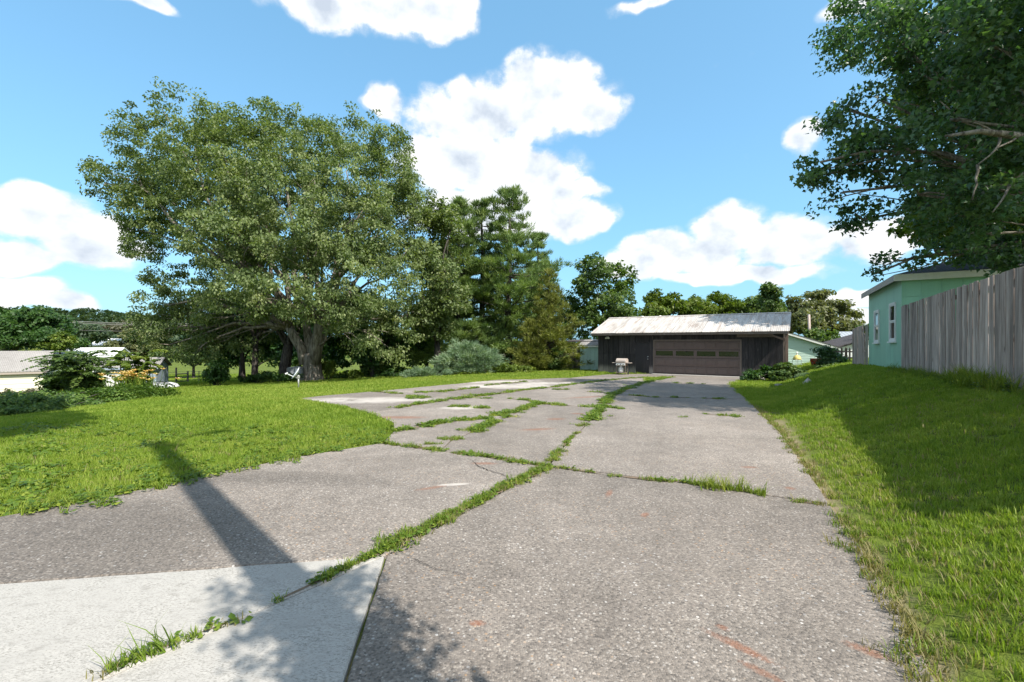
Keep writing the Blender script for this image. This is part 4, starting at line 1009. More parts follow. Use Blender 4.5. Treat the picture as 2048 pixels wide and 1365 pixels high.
# ------------------------------------------------------------------ trees and shrubs
RHOMB = (np.array([(-.5, 0, 0), (0, -.27, .06), (.5, 0, 0), (0, .27, .06)]), np.array([(0, 1, 2), (0, 2, 3)]))
BROAD = (np.array([(-.5, 0, 0), (-.1, -.36, .07), (.5, 0, -.05), (-.1, .36, .07)]), np.array([(0, 1, 2), (0, 2, 3)]))
NEEDL = (np.array([(-.5, -.10, 0), (-.5, .10, 0), (.5, 0, 0)]), np.array([(0, 1, 2)]))
def _palm():
    out = [(-.5, 0)]
    for a, r in ((-150, .20), (-115, .46), (-88, .22), (-50, .56), (-28, .26), (0, .62), (28, .26), (50, .56), (88, .22), (115, .46), (150, .20)):
        out.append((r * math.cos(math.radians(a)) - .05, r * math.sin(math.radians(a))))
    v = [(-.05, 0, -.02)] + [(x, y, .10 * abs(y)) for x, y in out]; n = len(out)
    return np.array(v), np.array([(0, 1 + i, 1 + (i + 1) % n) for i in range(n)])
PALM = _palm()
TRILOBE = (np.array([(-.5, 0, 0), (-.22, -.42, .05), (.02, -.17, .02), (.5, 0, -.06), (.02, .17, .02), (-.22, .42, .05)]), np.array([(0, 1, 2), (0, 2, 3), (0, 3, 4), (0, 4, 5)]))
def unit(a): return a / (np.linalg.norm(a, axis=-1, keepdims=True) + 1e-9)
def rand_dir(n): return unit(rg.normal(size=(n, 3)))
def leaf_geo(C, Nn, T, size, tmpl):
    """leaves at C facing Nn, pointing along T"""
    T = unit(T - Nn * np.sum(T * Nn, -1, keepdims=True)); B = np.cross(Nn, T)
    tv, tt = tmpl; k = len(tv); n = len(C)
    s = np.broadcast_to(np.asarray(size, float).reshape(-1, 1, 1), (n, 1, 1))
    V = C[:, None] + s * (tv[None, :, 0:1] * T[:, None] + tv[None, :, 1:2] * B[:, None] + tv[None, :, 2:3] * Nn[:, None])
    tri = (tt[None] + (np.arange(n) * k)[:, None, None]).reshape(-1, 3)
    return V.reshape(-1, 3), tri, k
def foliage(clump, rad, n_per, size, tmpl=RHOMB, up=0.45, droop=0.4, outc=None, spread=0.25, needle=False):
    """sprays of leaves in flattened clumps; outc = where clumps face away from"""
    M = len(clump); rad = np.broadcast_to(np.asarray(rad, float), (M,))
    ci = np.repeat(np.arange(M), n_per); n = len(ci)
    off = rand_dir(n) * (rg.uniform(0, 1, (n, 1)) ** 0.45)
    off[:, 2] *= 0.62
    C = clump[ci] + off * rad[ci][:, None]
    out = unit(C - (outc if outc is not None else clump.mean(0)))
    if needle:
        T = unit(off + out * 0.6 + np.array((0, 0, 0.35)) + rand_dir(n) * 0.35); Nn = unit(np.cross(T, rand_dir(n)))
    else:
        Nn = unit(rand_dir(n) * 0.75 + out * 0.45 + np.array((0, 0, up)))
        T = unit(off * 0.8 + rand_dir(n) * 0.5 + np.array((0, 0, -droop)))
    V, tri, k = leaf_geo(C, Nn, T, size * rg.uniform(0.65, 1.3, n), tmpl)
    ct = np.clip(rg.normal(0.5, 0.20, M), 0, 1)
    t = np.clip(ct[ci] + rg.normal(0, spread * 0.6, n), 0, 1)
    return V, tri, np.repeat(t, k)
def shell_clumps(lobes, n, inner=0.68, low=None):
    """clump centres near the surfaces of the lobes (cx, cy, cz, rx, ry, rz)"""
    L = np.array(lobes, float); a = (L[:, 3] * L[:, 4] + L[:, 4] * L[:, 5] + L[:, 3] * L[:, 5]); out = []
    need = n
    for _ in range(12):
        if need <= 0: break
        i = rg.choice(len(L), need * 2, p=a / a.sum()); d = rand_dir(len(i)); r = rg.uniform(inner, 1.0, (len(i), 1))
        p = L[i, :3] + d * r * L[i, 3:]
        keep = np.ones(len(p), bool)
        for j in range(len(L)):
            q = np.sum(((p - L[j, :3]) / L[j, 3:]) ** 2, -1); keep &= ~((q < 0.40) & (i != j))
        p = p[keep][:need]; out.append(p); need -= len(p)
    return np.concatenate(out)
def sublobes(lobes, k=9, f=0.46, at_=0.70):
    """break each lobe into smaller boughs bulging from its surface"""
    out = []
    for l in lobes:
        d = rand_dir(k); d[:, 2] = d[:, 2] * 0.9 + 0.12
        for q in d:
            s = f * rg.uniform(0.75, 1.25)
            out.append((l[0] + q[0] * at_ * l[3], l[1] + q[1] * at_ * l[4], l[2] + q[2] * at_ * l[5], l[3] * s, l[4] * s, l[5] * s * 0.85))
    return out
def limb(mb, a, b, r0, r1, sag=0.1, k=6, n=6, rr=random.Random(1)):
    a, b = Vector(a), Vector(b); L = (b - a).length; P = []; R = []
    w = Vector((rr.gauss(0, .06), rr.gauss(0, .06), sag)) * L
    for i in range(k + 1):
        t = i / k; P.append(a.lerp(b, t) + w * (4 * t * (1 - t)) + Vector((rr.gauss(0, .012), rr.gauss(0, .012), rr.gauss(0, .012))) * L * (0 if i in (0, k) else 1)); R.append(r0 + (r1 - r0) * t ** 0.8)
    mb.tube(P, R, n); return P
def tree(name, label, base, trunk_h, trunk_r, lobes, n_clump, n_per, crad, lsize, leaf, bark, cat="tree", group=None, tmpl=RHOMB, fork=None, inner=0.68, twigs=3, flare=1.5, up=0.45, droop=0.4, seed=0, lean=(0, 0), limbs=True, thick=1.0, sub=8, sf=.46, sat=.70):
    """trunk with limbs to every lobe, crown of leaf sprays; everything local to the base"""
    rr = random.Random(seed); base = Vector(base)
    t = empty(name, base, 0, label, cat, group)
    lob = [(l[0] - base.x, l[1] - base.y, l[2] - base.z, *l[3:]) for l in lobes]
    m = MB(); top = Vector((lean[0], lean[1], trunk_h))
    P = [Vector((0, 0, -0.15)), Vector((0, 0, 0.10)), Vector((0, 0, 0.45)) + top * 0.02, top * 0.5, top]
    m.tube(P, [trunk_r * flare * 1.15, trunk_r * flare, trunk_r * 1.12, trunk_r, trunk_r * 0.82], 14)
    cl = shell_clumps(sublobes(lob, sub, sf, sat) if sub else lob, n_clump, inner)
    if limbs:
        for l in lob:
            c = Vector(l[:3]); d = (c - top).length; r0 = min(trunk_r * 0.55, 0.035 + 0.020 * d) * thick
            Q = limb(m, top - Vector((0, 0, min(0.3, trunk_h * .2) * rr.random())), c, r0, 0.03, rr.uniform(-.02, .12), 6, 7, rr)
            for _ in range(twigs):
                k = rr.choice(Q[2:]); e = Vector([c[i] + rr.uniform(-.6, .6) * l[3 + i] for i in range(3)])
                limb(m, k, e, 0.035, 0.010, rr.uniform(-.08, .1), 4, 5, rr)
    m.build("trunk", bark, t, smooth=True)
    cen = np.average(np.array([l[:3] for l in lob]), axis=0, weights=[l[3] for l in lob])
    V, tri, tint = foliage(cl, crad * rg.uniform(0.7, 1.25, len(cl)), n_per, lsize, tmpl, up, droop, cen)
    link("crown", np_mesh("crown", V, tri, leaf, tint), t)
    return t
def px_lobes(lst, Z, depth=1.0, seed=0):
    """lobes measured in the photo: x, y, half width, half height [, offset in depth]"""
    rr = random.Random(seed); out = []
    for q in lst:
        dz = q[4] if len(q) > 4 else rr.uniform(-1, 1) * 2.0
        p = at(q[0], q[1], Z + dz); s = (Z + dz) / F
        out.append((p.x, p.y, p.z, q[2] * s, (q[2] + q[3]) / 2 * s * depth, q[3] * s))
    return out

# ---- the big spreading maple
def build_big_maple():
    Z = 26.5; b = gp(624, 763); b = (b[0], b[1]); Z = b[1]
    plumes = [(390, 162, 430, 66, 0), (318, 215, 450, 62, 1), (252, 272, 440, 46, 0), (212, 312, 420, 30, .5), (452, 200, 480, 70, -2), (560, 178, 430, 54, 0), (508, 262, 500, 76, -3), (630, 228, 480, 56, -1), (692, 212, 470, 50, 1),
              (745, 245, 500, 56, -1), (796, 255, 520, 40, .5), (828, 300, 560, 30, 1), (600, 300, 560, 80, -4.5), (420, 300, 540, 78, -3.5), (700, 320, 560, 76, -4), (345, 330, 560, 56, -1), (285, 380, 545, 34, .5)]
    L = px_lobes([(x, (y0 + y1) / 2, w, (y1 - y0) / 2, d) for (x, y0, y1, w, d) in plumes] + [
        (640, 480, 120, 100, -4.5), (500, 490, 115, 95, -4.5), (570, 575, 110, 78, -5.5), (700, 575, 105, 85, -5), (790, 545, 60, 82, -1.5), (815, 635, 52, 66, 0), (765, 682, 54, 48, -1.5), (640, 618, 62, 40, -5.5), (480, 605, 92, 66, -4.5),
        (390, 622, 70, 56, -1.5), (320, 612, 44, 40, 0), (338, 690, 40, 46, 0), (396, 700, 40, 40, -1), (500, 690, 60, 34, 1), (705, 668, 48, 44, -4.5), (560, 400, 150, 190, 4), (680, 430, 120, 170, 5), (430, 430, 110, 160, 5), (600, 560, 180, 80, 4), (430, 640, 80, 50, 3), (305, 430, 66, 110, 3), (765, 430, 66, 140, 3), (700, 625, 90, 60, 2), (765, 640, 66, 60, 3), (620, 640, 70, 36, 4), (345, 650, 60, 50, 1), (300, 660, 36, 50, .5), (370, 590, 70, 60, 2), (540, 640, 80, 45, 3)], Z, 1.0)
    base = (b[0], b[1], h1(*b))
    t = tree("maple_tree", "large spreading maple with thick forked trunk behind the satellite dish", base, 1.9, 0.62, L, 4300, 62, 0.55, 0.18, LEAF_MAPLE, BARK, flare=1.30, twigs=2, droop=0.9, up=0.35, seed=2, limbs=False, sub=15, sf=.30, sat=.80)
    m = MB(); rr = random.Random(6)
    loc = [Vector((l[0] - base[0], l[1] - base[1], l[2] - base[2])) for l in L]
    forks = []
    for (px, py, dz, r) in ((578, 655, -.3, .30), (612, 640, .3, .27), (640, 640, -.4, .33), (655, 655, .6, .20)):
        q = at(px, py, Z + dz); e = Vector((q.x - base[0], q.y - base[1], q.z - base[2])); s = Vector(((e.x) * .28, dz * .3, 1.55))
        m.tube([s + Vector((0, 0, -.35)), s.lerp(e, .3) + Vector((-.05 * e.x, 0, .05)), s.lerp(e, .65), e], [r * 1.35, r * 1.12, r, r * .85], 12); forks.append((e, r))
    for i, c in enumerate(loc):
        e, r = min(forks, key=lambda f: (f[0] - c).xy.length + rr.uniform(0, 2))
        Q = limb(m, e, c, min(r * .8, .05 + .016 * (c - e).length), .035, rr.uniform(0, .1), 7, 7, rr)
        for _ in range(3):
            k = rr.choice(Q[2:]); l = L[i]; limb(m, k, c + Vector([rr.uniform(-.6, .6) * l[3 + j] for j in range(3)]), .04, .012, 0.03, 4, 5, rr)
    for (x0, y0, x1, y1) in ((590, 655, 576, 640), (600, 668, 590, 665), (600, 660, 594, 648), (640, 690, 664, 672)):
        a, c = at(x0, y0, Z - .5), at(x1, y1, Z - .7); v = Vector(base); limb(m, a - v, c - v, .05, .02, .02, 4, 6, rr)
    m.build("limbs", BARK, t, smooth=True)
build_big_maple()

# ---- pines
def pine(label, px, ytop, Z, half, seed, leaf=NEEDLE_PINE, name="pine_tree", group="white pines left of the garage", low=0.12, levels=15, puff=0.52, dens=64):
    rr = random.Random(seed); x = (px - CX) / F * Z; z0 = h1(x, Z); top = EYE + (HY - ytop) / F * Z; hgt = top - z0
    t = empty(name, (x, Z, z0), 0, label, "tree", group)
    m = MB(); m.tube([(0, 0, -.1), (rr.uniform(-.1, .1), 0, hgt * .35), (rr.uniform(-.15, .15), 0, hgt * .7), (0, 0, hgt * .97)], [hgt * .021, hgt * .017, hgt * .010, .03], 9)
    cl = []
    for i in range(levels):
        f = low + (0.985 - low) * (i / (levels - 1)) ** 0.92; z = hgt * f
        R = half * (1.0 - max(0, (f - 0.30) / 0.70) ** 1.7 * 0.84) * rr.uniform(0.62, 1.2)
        nb = 7 if f < .8 else 5
        a0 = rr.uniform(0, 6.28)
        for k in range(nb):
            if rr.random() < 0.10: continue
            a = a0 + 6.28 * k / nb + rr.uniform(-.3, .3); r = R * rr.uniform(0.5, 1.15); z = hgt * min(.98, f + rr.uniform(-.022, .022))
            e = Vector((r * math.cos(a), r * math.sin(a), z + r * rr.uniform(0.02, .26)))
            Q = limb(m, (0, 0, z), e, 0.02 + 0.012 * r, 0.012, -0.06, 5, 5, rr)
            nd = max(2, int(r / 0.62))
            for j in range(nd):
                s = 0.40 + 0.62 * (j + rr.random()) / nd; p = Vector((0, 0, z)).lerp(e, s)
                for _ in range(2): cl.append((p.x + rr.gauss(0, .24) * (0.5 + s), p.y + rr.gauss(0, .24) * (0.5 + s), p.z + rr.uniform(-.05, .18)))
    for _ in range(8): cl.append((rr.gauss(0, .2), rr.gauss(0, .2), hgt * rr.uniform(.93, 1.0)))
    m.build("trunk", BARK_D, t, smooth=True)
    cl = np.array(cl)
    V, tri, tint = foliage(cl, puff * rg.uniform(.6, 1.15, len(cl)), dens, 0.30, NEEDL, outc=np.array((0, 0, hgt * .3)), needle=True)
    link("crown", np_mesh("crown", V, tri, leaf, tint), t)
pine("tallest dark green pine, nearest the cedar and the garage", 1018, 380, 37, 4.3, 1, levels=17)
pine("middle white pine with layered branches between two other pines", 962, 402, 39, 4.2, 2)
pine("white pine directly right of the big maple crown", 918, 402, 38, 4.0, 3)
pine("slim pine in the back row between tall pine and cedar", 1075, 470, 44, 2.6, 5, levels=12)

def cone_tree(name, label, px, ybase, ytop, Z, half, leaf, seed, dens=16, n=420, crad=.34, size=.24, group=None, irregular=.3):
    rr = random.Random(seed); x = (px - CX) / F * Z; z0 = h1(x, Z); hgt = EYE + (HY - ytop) / F * Z - z0
    t = empty(name, (x, Z, z0), 0, label, "tree", group)
    m = MB(); m.tube([(0, 0, -.1), (0, 0, hgt * .5), (0, 0, hgt * .96)], [.14, .10, .02], 8)
    cl = []
    for i in range(n):
        f = 1 - math.sqrt(rr.random()) ; f = min(.99, max(.02, f * 1.05)); a = rr.uniform(0, 6.28)
        R = half * (1 - f) ** .55 * (1 + irregular * math.sin(3 * a + 9 * f + seed) + irregular * math.sin(17 * f + 2 * a) + irregular * .8 * math.sin(31 * f - 3 * a))
        r = R * rr.uniform(.35, 1.1); e = Vector((r * math.cos(a), r * math.sin(a), hgt * f + .15 * r)); cl.append(e)
        if i % 3 == 0: limb(m, (0, 0, max(.2, hgt * f - .1 * r)), e, .03, .01, -.04, 3, 4, rr)
    m.build("trunk", BARK_D, t, smooth=True); cl = np.array([tuple(c) for c in cl])
    V, tri, tint = foliage(cl, crad * rg.uniform(.6, 1.2, len(cl)), dens * 2, size, NEEDL, outc=np.array((0, 0, hgt * .25)), needle=True)
    link("crown", np_mesh("crown", V, tri, leaf, tint), t)
cone_tree("cedar_tree", "ragged yellow green cedar left of the weathered shed", 1098, 742, 540, 34, 2.2, NEEDLE_CEDAR, 3, dens=26, n=560)
cone_tree("cedar_tree", "small low yellow green cedar in front of the tall pine", 1058, 742, 640, 33, 1.3, NEEDLE_CEDAR, 7, dens=24, n=260)

def bush(name, label, lobes, n, n_per, crad, size, leaf, tmpl=RHOMB, needle=False, cat="shrub", group=None, stems=10, up=.5, droop=.2, seed=1):
    cx = sum(l[0] for l in lobes) / len(lobes); cy = sum(l[1] for l in lobes) / len(lobes); z0 = h1(cx, cy)
    t = empty(name, (cx, cy, z0), 0, label, cat, group)
    lob = [(l[0] - cx, l[1] - cy, l[2] - z0, *l[3:]) for l in lobes]; cl = shell_clumps(lob, n, .45)
    gz = H(cl[:, 0] + cx, cl[:, 1] + cy) - z0; cl[:, 2] = np.maximum(cl[:, 2], gz + .06)
    m = MB(); rr = random.Random(seed)
    for k in range(stems):
        l = rr.choice(lob); sx, sy = l[0] * .8 + rr.gauss(0, .1), l[1] * .8 + rr.gauss(0, .1); e = cl[rr.randrange(len(cl))]
        limb(m, (sx, sy, h1(cx + sx, cy + sy) - z0 - .03), tuple(e), .022, .006, .03, 4, 5, rr)
    m.build("stems", BARK_D, t)
    cen = np.mean(np.array([l[:3] for l in lob]), 0) - np.array((0, 0, .3))
    V, tri, tint = foliage(cl, crad * rg.uniform(.7, 1.25, len(cl)), n_per, size, tmpl, up, droop, cen, needle=needle)
    link("foliage", np_mesh("foliage", V, tri, leaf, tint), t)
    return t
JG = "blue green junipers under the pines"
bush("juniper_shrub", "large mounded blue green juniper below the white pines", px_lobes([(905, 722, 42, 26, 0), (945, 712, 42, 32, .5), (975, 722, 36, 26, .8), (925, 700, 30, 22, 1)], 31, 1.1), 230, 70, .36, .20, NEEDLE_JUN, NEEDL, True, group=JG)
bush("juniper_shrub", "low flat blue green juniper at the foot of the pines", px_lobes([(845, 745, 32, 10, 0), (880, 743, 25, 11, .3), (820, 748, 16, 7, 0)], 30, 1.2), 120, 60, .26, .17, NEEDLE_JUN, NEEDL, True, group=JG)
bush("pine_bough_shrub", "dark green spreading young pine behind the junipers", px_lobes([(880, 680, 45, 30, 2), (940, 660, 45, 28, 2.5), (1000, 690, 32, 34, 2), (840, 700, 40, 30, 2)], 33, 1.1), 210, 60, .45, .26, NEEDLE_PINE, NEEDL, True)

# ---- background trees: (name, label, photo lobes, distance, leaf, clumps, per clump, clump radius, leaf size, trunk r)
BG = [
 ("box_elder_tree", "olive green leafy tree between the big maple and the pines", [(868, 440, 44, 42), (890, 500, 46, 50), (850, 520, 46, 60), (880, 580, 52, 60), (855, 640, 50, 50), (905, 440, 22, 30)], 33, LEAF_MAPLE, 620, 30, .55, .25, .24),
 ("poplar_tree", "tall loose green tree rising behind the mint shed", [(1185, 560, 42, 48), (1230, 575, 38, 42), (1160, 610, 42, 50), (1220, 630, 50, 45), (1190, 650, 70, 45), (1250, 640, 30, 35), (1265, 665, 25, 25)], 46, LEAF_GREEN, 620, 24, .60, .36, .25),
 ("shade_tree", "bushy bright green tree behind the left end of the garage roof", [(1320, 610, 22, 32), (1350, 615, 26, 24), (1310, 630, 18, 22)], 47, LEAF_YG, 230, 22, .5, .36, .2),
 ("shade_tree", "rounded yellow green tree behind the middle of the garage roof", [(1395, 610, 30, 22), (1440, 612, 36, 24), (1420, 626, 55, 18)], 50, LEAF_YG, 300, 22, .5, .36, .2),
 ("shade_tree", "mid green tree behind the garage roof beside the pointed tree", [(1490, 615, 30, 22), (1515, 610, 22, 24), (1480, 628, 40, 16)], 52, LEAF_GREEN, 250, 22, .5, .36, .2),
 ("shade_tree", "narrow pointed tree above the right end of the garage roof", [(1537, 600, 15, 30), (1545, 618, 22, 22)], 44, LEAF_GREEN, 160, 22, .42, .32, .16),
 ("willow_tree", "pale olive feathery tree behind the pale green house", [(1605, 612, 28, 20), (1640, 602, 30, 18), (1670, 622, 30, 20), (1690, 650, 26, 18), (1640, 640, 50, 26), (1600, 645, 34, 26), (1670, 660, 44, 18), (1700, 665, 24, 14), (1706, 628, 14, 7), (1585, 630, 22, 22)], 66, LEAF_OLIVE, 560, 22, .75, .55, .4),
 ("shade_tree", "low green tree between the neighbour's roof and the white building", [(1650, 678, 26, 16), (1630, 672, 18, 12)], 52, LEAF_GREEN, 120, 20, .5, .36, .2),
 ("shade_tree", "leafy tree top above the short fence behind the green house", [(1736, 655, 14, 9), (1726, 668, 12, 8)], 40, LEAF_GREEN, 60, 20, .3, .26, .14),
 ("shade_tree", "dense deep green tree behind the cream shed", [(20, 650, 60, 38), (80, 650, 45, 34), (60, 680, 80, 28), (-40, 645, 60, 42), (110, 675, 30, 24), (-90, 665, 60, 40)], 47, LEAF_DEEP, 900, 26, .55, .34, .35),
 ("shade_tree", "yellow green sapling at the edge of the deep green tree", [(130, 680, 18, 14), (110, 692, 22, 8)], 44, LEAF_YG, 110, 20, .4, .28, .1),
 ("olive_tree", "round olive grey bushy tree in front of the wooded hill", [(262, 690, 42, 26), (235, 702, 30, 20), (290, 700, 30, 26), (270, 715, 50, 20)], 62, LEAF_OLIVE, 420, 24, .6, .42, .2),
 ("thicket_tree", "grey brown half bare tree beside the maple's left boughs", [(250, 652, 34, 12), (285, 650, 34, 14), (300, 668, 30, 18), (220, 660, 25, 10)], 95, LEAF_GREY, 330, 16, 1.0, .50, .25),
 ("shade_tree", "dark green round tree at the foot of the wooded hill", [(195, 668, 26, 16), (165, 660, 26, 14), (160, 682, 20, 14)], 90, LEAF_HILL, 260, 22, 1.0, .6, .25),
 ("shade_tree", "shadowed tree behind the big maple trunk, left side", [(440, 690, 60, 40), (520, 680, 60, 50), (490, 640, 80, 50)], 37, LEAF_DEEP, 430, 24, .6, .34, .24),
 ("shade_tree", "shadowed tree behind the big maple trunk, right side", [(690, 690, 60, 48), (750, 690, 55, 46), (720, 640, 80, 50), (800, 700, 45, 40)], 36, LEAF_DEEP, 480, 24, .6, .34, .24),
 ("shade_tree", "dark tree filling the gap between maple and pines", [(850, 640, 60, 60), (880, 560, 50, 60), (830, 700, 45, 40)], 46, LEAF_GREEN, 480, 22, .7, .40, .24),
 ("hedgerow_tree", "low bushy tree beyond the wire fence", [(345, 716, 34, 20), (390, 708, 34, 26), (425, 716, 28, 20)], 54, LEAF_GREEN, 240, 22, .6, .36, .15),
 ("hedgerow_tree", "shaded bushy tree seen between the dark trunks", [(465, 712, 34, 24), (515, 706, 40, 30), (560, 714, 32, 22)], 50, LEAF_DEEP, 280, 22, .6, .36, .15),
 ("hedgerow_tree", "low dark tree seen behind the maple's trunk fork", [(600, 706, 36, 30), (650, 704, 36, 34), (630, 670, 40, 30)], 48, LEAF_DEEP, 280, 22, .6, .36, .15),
 ("shade_tree", "dim green tree far behind the white pines", [(960, 650, 60, 55), (1030, 650, 55, 50), (1090, 660, 50, 50), (990, 710, 80, 30)], 56, LEAF_GREEN, 420, 22, .8, .46, .24),
]
for i, (nm, lab, lb, Z, leaf, nc, npc, cr, ls, tr) in enumerate(BG):
    L = px_lobes(lb, Z, 1.15, i); x = sum(l[0] for l in L) / len(L); y = sum(l[1] for l in L) / len(L); z0 = h1(x, y)
    lowz = min(l[2] - l[5] for l in L)
    tree(nm, lab, (x, y, z0), max(.5, (lowz - z0) * .9 + .4), tr, L, nc, npc, cr, ls, leaf, BARK_D, group="background trees", seed=i, twigs=2, flare=1.2)

# bare trunks standing in the shade behind the maple
def bare_trunk(label, px, ybase, Z, r, hpx, lean):
    x = (px - CX) / F * Z; z0 = h1(x, Z); hgt = hpx / F * Z
    t = empty("tree_trunk", (x, Z, z0), 0, label, "tree", "trunks in the shade of the maple")
    MB().tube([(0, 0, -.1), (0, 0, .15), (lean * .4, 0, hgt * .5), (lean, 0, hgt)], [r * 1.4, r * 1.1, r, r * .8], 12).build("trunk", BARK_D, t, smooth=True)
    m = MB(); rr = random.Random(int(px))
    for k in range(5): limb(m, (lean, 0, hgt * .95), (lean + rr.uniform(-1.5, 1.5), rr.uniform(-1.5, 1.5), hgt + rr.uniform(.8, 2.2)), r * .5, .04, .05, 5, 6, rr)
    m.build("limb", BARK_D, t, smooth=True)
bare_trunk("leaning thick shaded trunk just left of the maple trunk", 567, 750, 31, .36, 75, .35)
bare_trunk("slim dark trunk in shade, leftmost of three behind the maple", 486, 755, 32, .14, 90, -.1)
bare_trunk("dark trunk in shade between the slim trunk and the leaning one", 509, 755, 31, .20, 90, .1)
bare_trunk("dark shaded trunk standing right of the maple trunk", 745, 748, 33, .16, 80, -.05)

# ---- undergrowth behind the maple
SG = "shrubs in the shade below the maple"
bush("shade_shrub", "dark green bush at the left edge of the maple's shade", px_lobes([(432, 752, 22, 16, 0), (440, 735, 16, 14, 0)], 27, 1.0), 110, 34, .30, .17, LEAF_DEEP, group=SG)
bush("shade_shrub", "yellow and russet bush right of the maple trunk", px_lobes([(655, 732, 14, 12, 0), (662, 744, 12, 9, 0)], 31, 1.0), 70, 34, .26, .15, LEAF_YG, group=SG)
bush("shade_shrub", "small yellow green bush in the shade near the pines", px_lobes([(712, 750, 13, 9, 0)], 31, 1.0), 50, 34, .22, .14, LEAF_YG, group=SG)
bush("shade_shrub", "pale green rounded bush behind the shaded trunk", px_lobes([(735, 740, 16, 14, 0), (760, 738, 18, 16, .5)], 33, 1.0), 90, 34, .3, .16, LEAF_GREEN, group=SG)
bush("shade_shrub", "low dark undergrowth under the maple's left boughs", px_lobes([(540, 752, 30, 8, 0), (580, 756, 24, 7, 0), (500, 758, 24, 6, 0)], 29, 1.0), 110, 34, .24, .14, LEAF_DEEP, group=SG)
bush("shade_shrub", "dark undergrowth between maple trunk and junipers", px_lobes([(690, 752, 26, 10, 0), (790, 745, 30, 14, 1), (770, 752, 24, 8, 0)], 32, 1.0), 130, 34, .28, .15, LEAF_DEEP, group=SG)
bush("wild_shrub", "yellow green weedy brush between juniper and cedar", px_lobes([(1020, 738, 24, 10, 0), (1050, 742, 24, 8, 0), (1000, 740, 16, 10, .5)], 31, 1.0), 110, 34, .25, .14, LEAF_YG)
bush("wild_shrub", "green bush in front of the weathered shed's left side", px_lobes([(1118, 715, 18, 24, 0), (1105, 730, 22, 12, 0), (1122, 738, 12, 8, 0)], 33.5, 1.0), 120, 34, .30, .17, LEAF_GREEN)

# ---- the yellow lit tree behind the green house, and the dark maple overhanging it
tree("shade_tree", "sunlit yellow green tree glimpsed through the dark maple leaves", (25.5, 22.5, 0.4), 3.2, .35,
     [(22.3, 22.0, 13.8, 2.2, 2.2, 1.7), (20.9, 23.0, 14.0, 1.3, 1.3, .9), (24.2, 20.8, 13.2, 2.6, 2.6, 2.0), (25.5, 22.5, 10.5, 3.0, 3.0, 2.4), (27.5, 22, 12, 3, 3, 2.5), (23.6, 24.6, 8.6, 2.2, 2.2, 1.7), (26, 24, 7.4, 2.6, 2.6, 2)], 1300, 28, .6, .34, LEAF_YG, BARK_D, seed=31, sub=0, inner=.3)
def build_near_maple():
    Z = 12.0
    L = px_lobes([(1860, 60, 120, 85, 0), (1770, 60, 42, 50, .5), (1975, 160, 120, 120, 0), (1835, 150, 60, 40, .8), (1705, 265, 70, 55, 0), (1640, 325, 40, 55, -.3), (1685, 385, 60, 50, 0), (1725, 440, 50, 36, .3), (1800, 320, 95, 80, -.8), (1905, 290, 105, 95, .6),
        (1890, 430, 85, 60, 0), (1870, 500, 60, 26, .5), (1800, 522, 52, 18, .8), (1750, 548, 22, 9, .8), (2000, 440, 100, 75, -.3), (2020, 30, 120, 110, .5), (2100, 260, 120, 160, 0), (1970, 508, 75, 24, 0.2), (1610, 355, 25, 18, 0), (1690, 215, 40, 22, .4), (1760, 200, 45, 35, .6), (2060, 500, 70, 30, 0), (1900, 240, 90, 70, -2.2), (1990, 370, 90, 80, -2.4), (2040, 180, 100, 110, -2.5), (1840, 390, 70, 55, -1.6), (1950, 70, 90, 80, -1.8), (1930, 470, 80, 40, -1.2), (2030, 520, 60, 22, -.8)], Z, 1.0)
    L += [(13.6, 9.4, 10.5, 2.8, 2.8, 2.4), (14.5, 12.5, 10.5, 3.0, 3.0, 2.6), (16.5, 11, 8.6, 3, 3, 2.6), (12.6, 13.5, 12.0, 2.8, 2.8, 2.2), (16.0, 8.6, 9.0, 2.6, 2.6, 2.4), (15, 10.5, 13, 2.6, 2.6, 2), (12.6, 6.7, 9, 1.6, 1.6, 1.5), (13.8, 7.4, 11, 2.3, 2.3, 2), (10.9, 7.7, 8.9, 1.35, 1.35, 1.2), (9.7, 9.2, 8.2, 1.3, 1.3, 1.0), (11.6, 8.4, 11, 1.7, 1.7, 1.5), (12.4, 9.8, 9.5, 2, 2, 1.8)]
    b = (14.9, 10.2, h1(14.9, 10.2))
    t = tree("maple_tree", "dark green maple overhanging the green house roof at the right", b, 3.4, .38, L, 2050, 46, .42, .135, LEAF_DARK, BARK, tmpl=TRILOBE, twigs=2, droop=.55, up=.25, seed=12, limbs=True, inner=.35, thick=.28, sub=10)
    m = MB(); rr = random.Random(2); v = Vector(b)
    P = [at(2260, 340, 11.5) - v, at(2120, 290, 9.9) - v, at(2030, 272, 9.1) - v, at(1960, 263, 9.0) - v, at(1890, 273, 9.2) - v]
    m.tube(P, [.16, .11, .075, .05, .025], 9)
    for (x0, y0, x1, y1) in ((2000, 270, 1955, 330), (1955, 330, 1945, 400), (2030, 278, 1990, 300), (2020, 370, 1985, 425), (1985, 264, 1948, 246)):
        limb(m, at(x0, y0, 9.1) - v, at(x1, y1, 9.0) - v, .03, .012, .02, 5, 6, rr)
    m.build("bough", BARK, t, smooth=True)
build_near_maple()

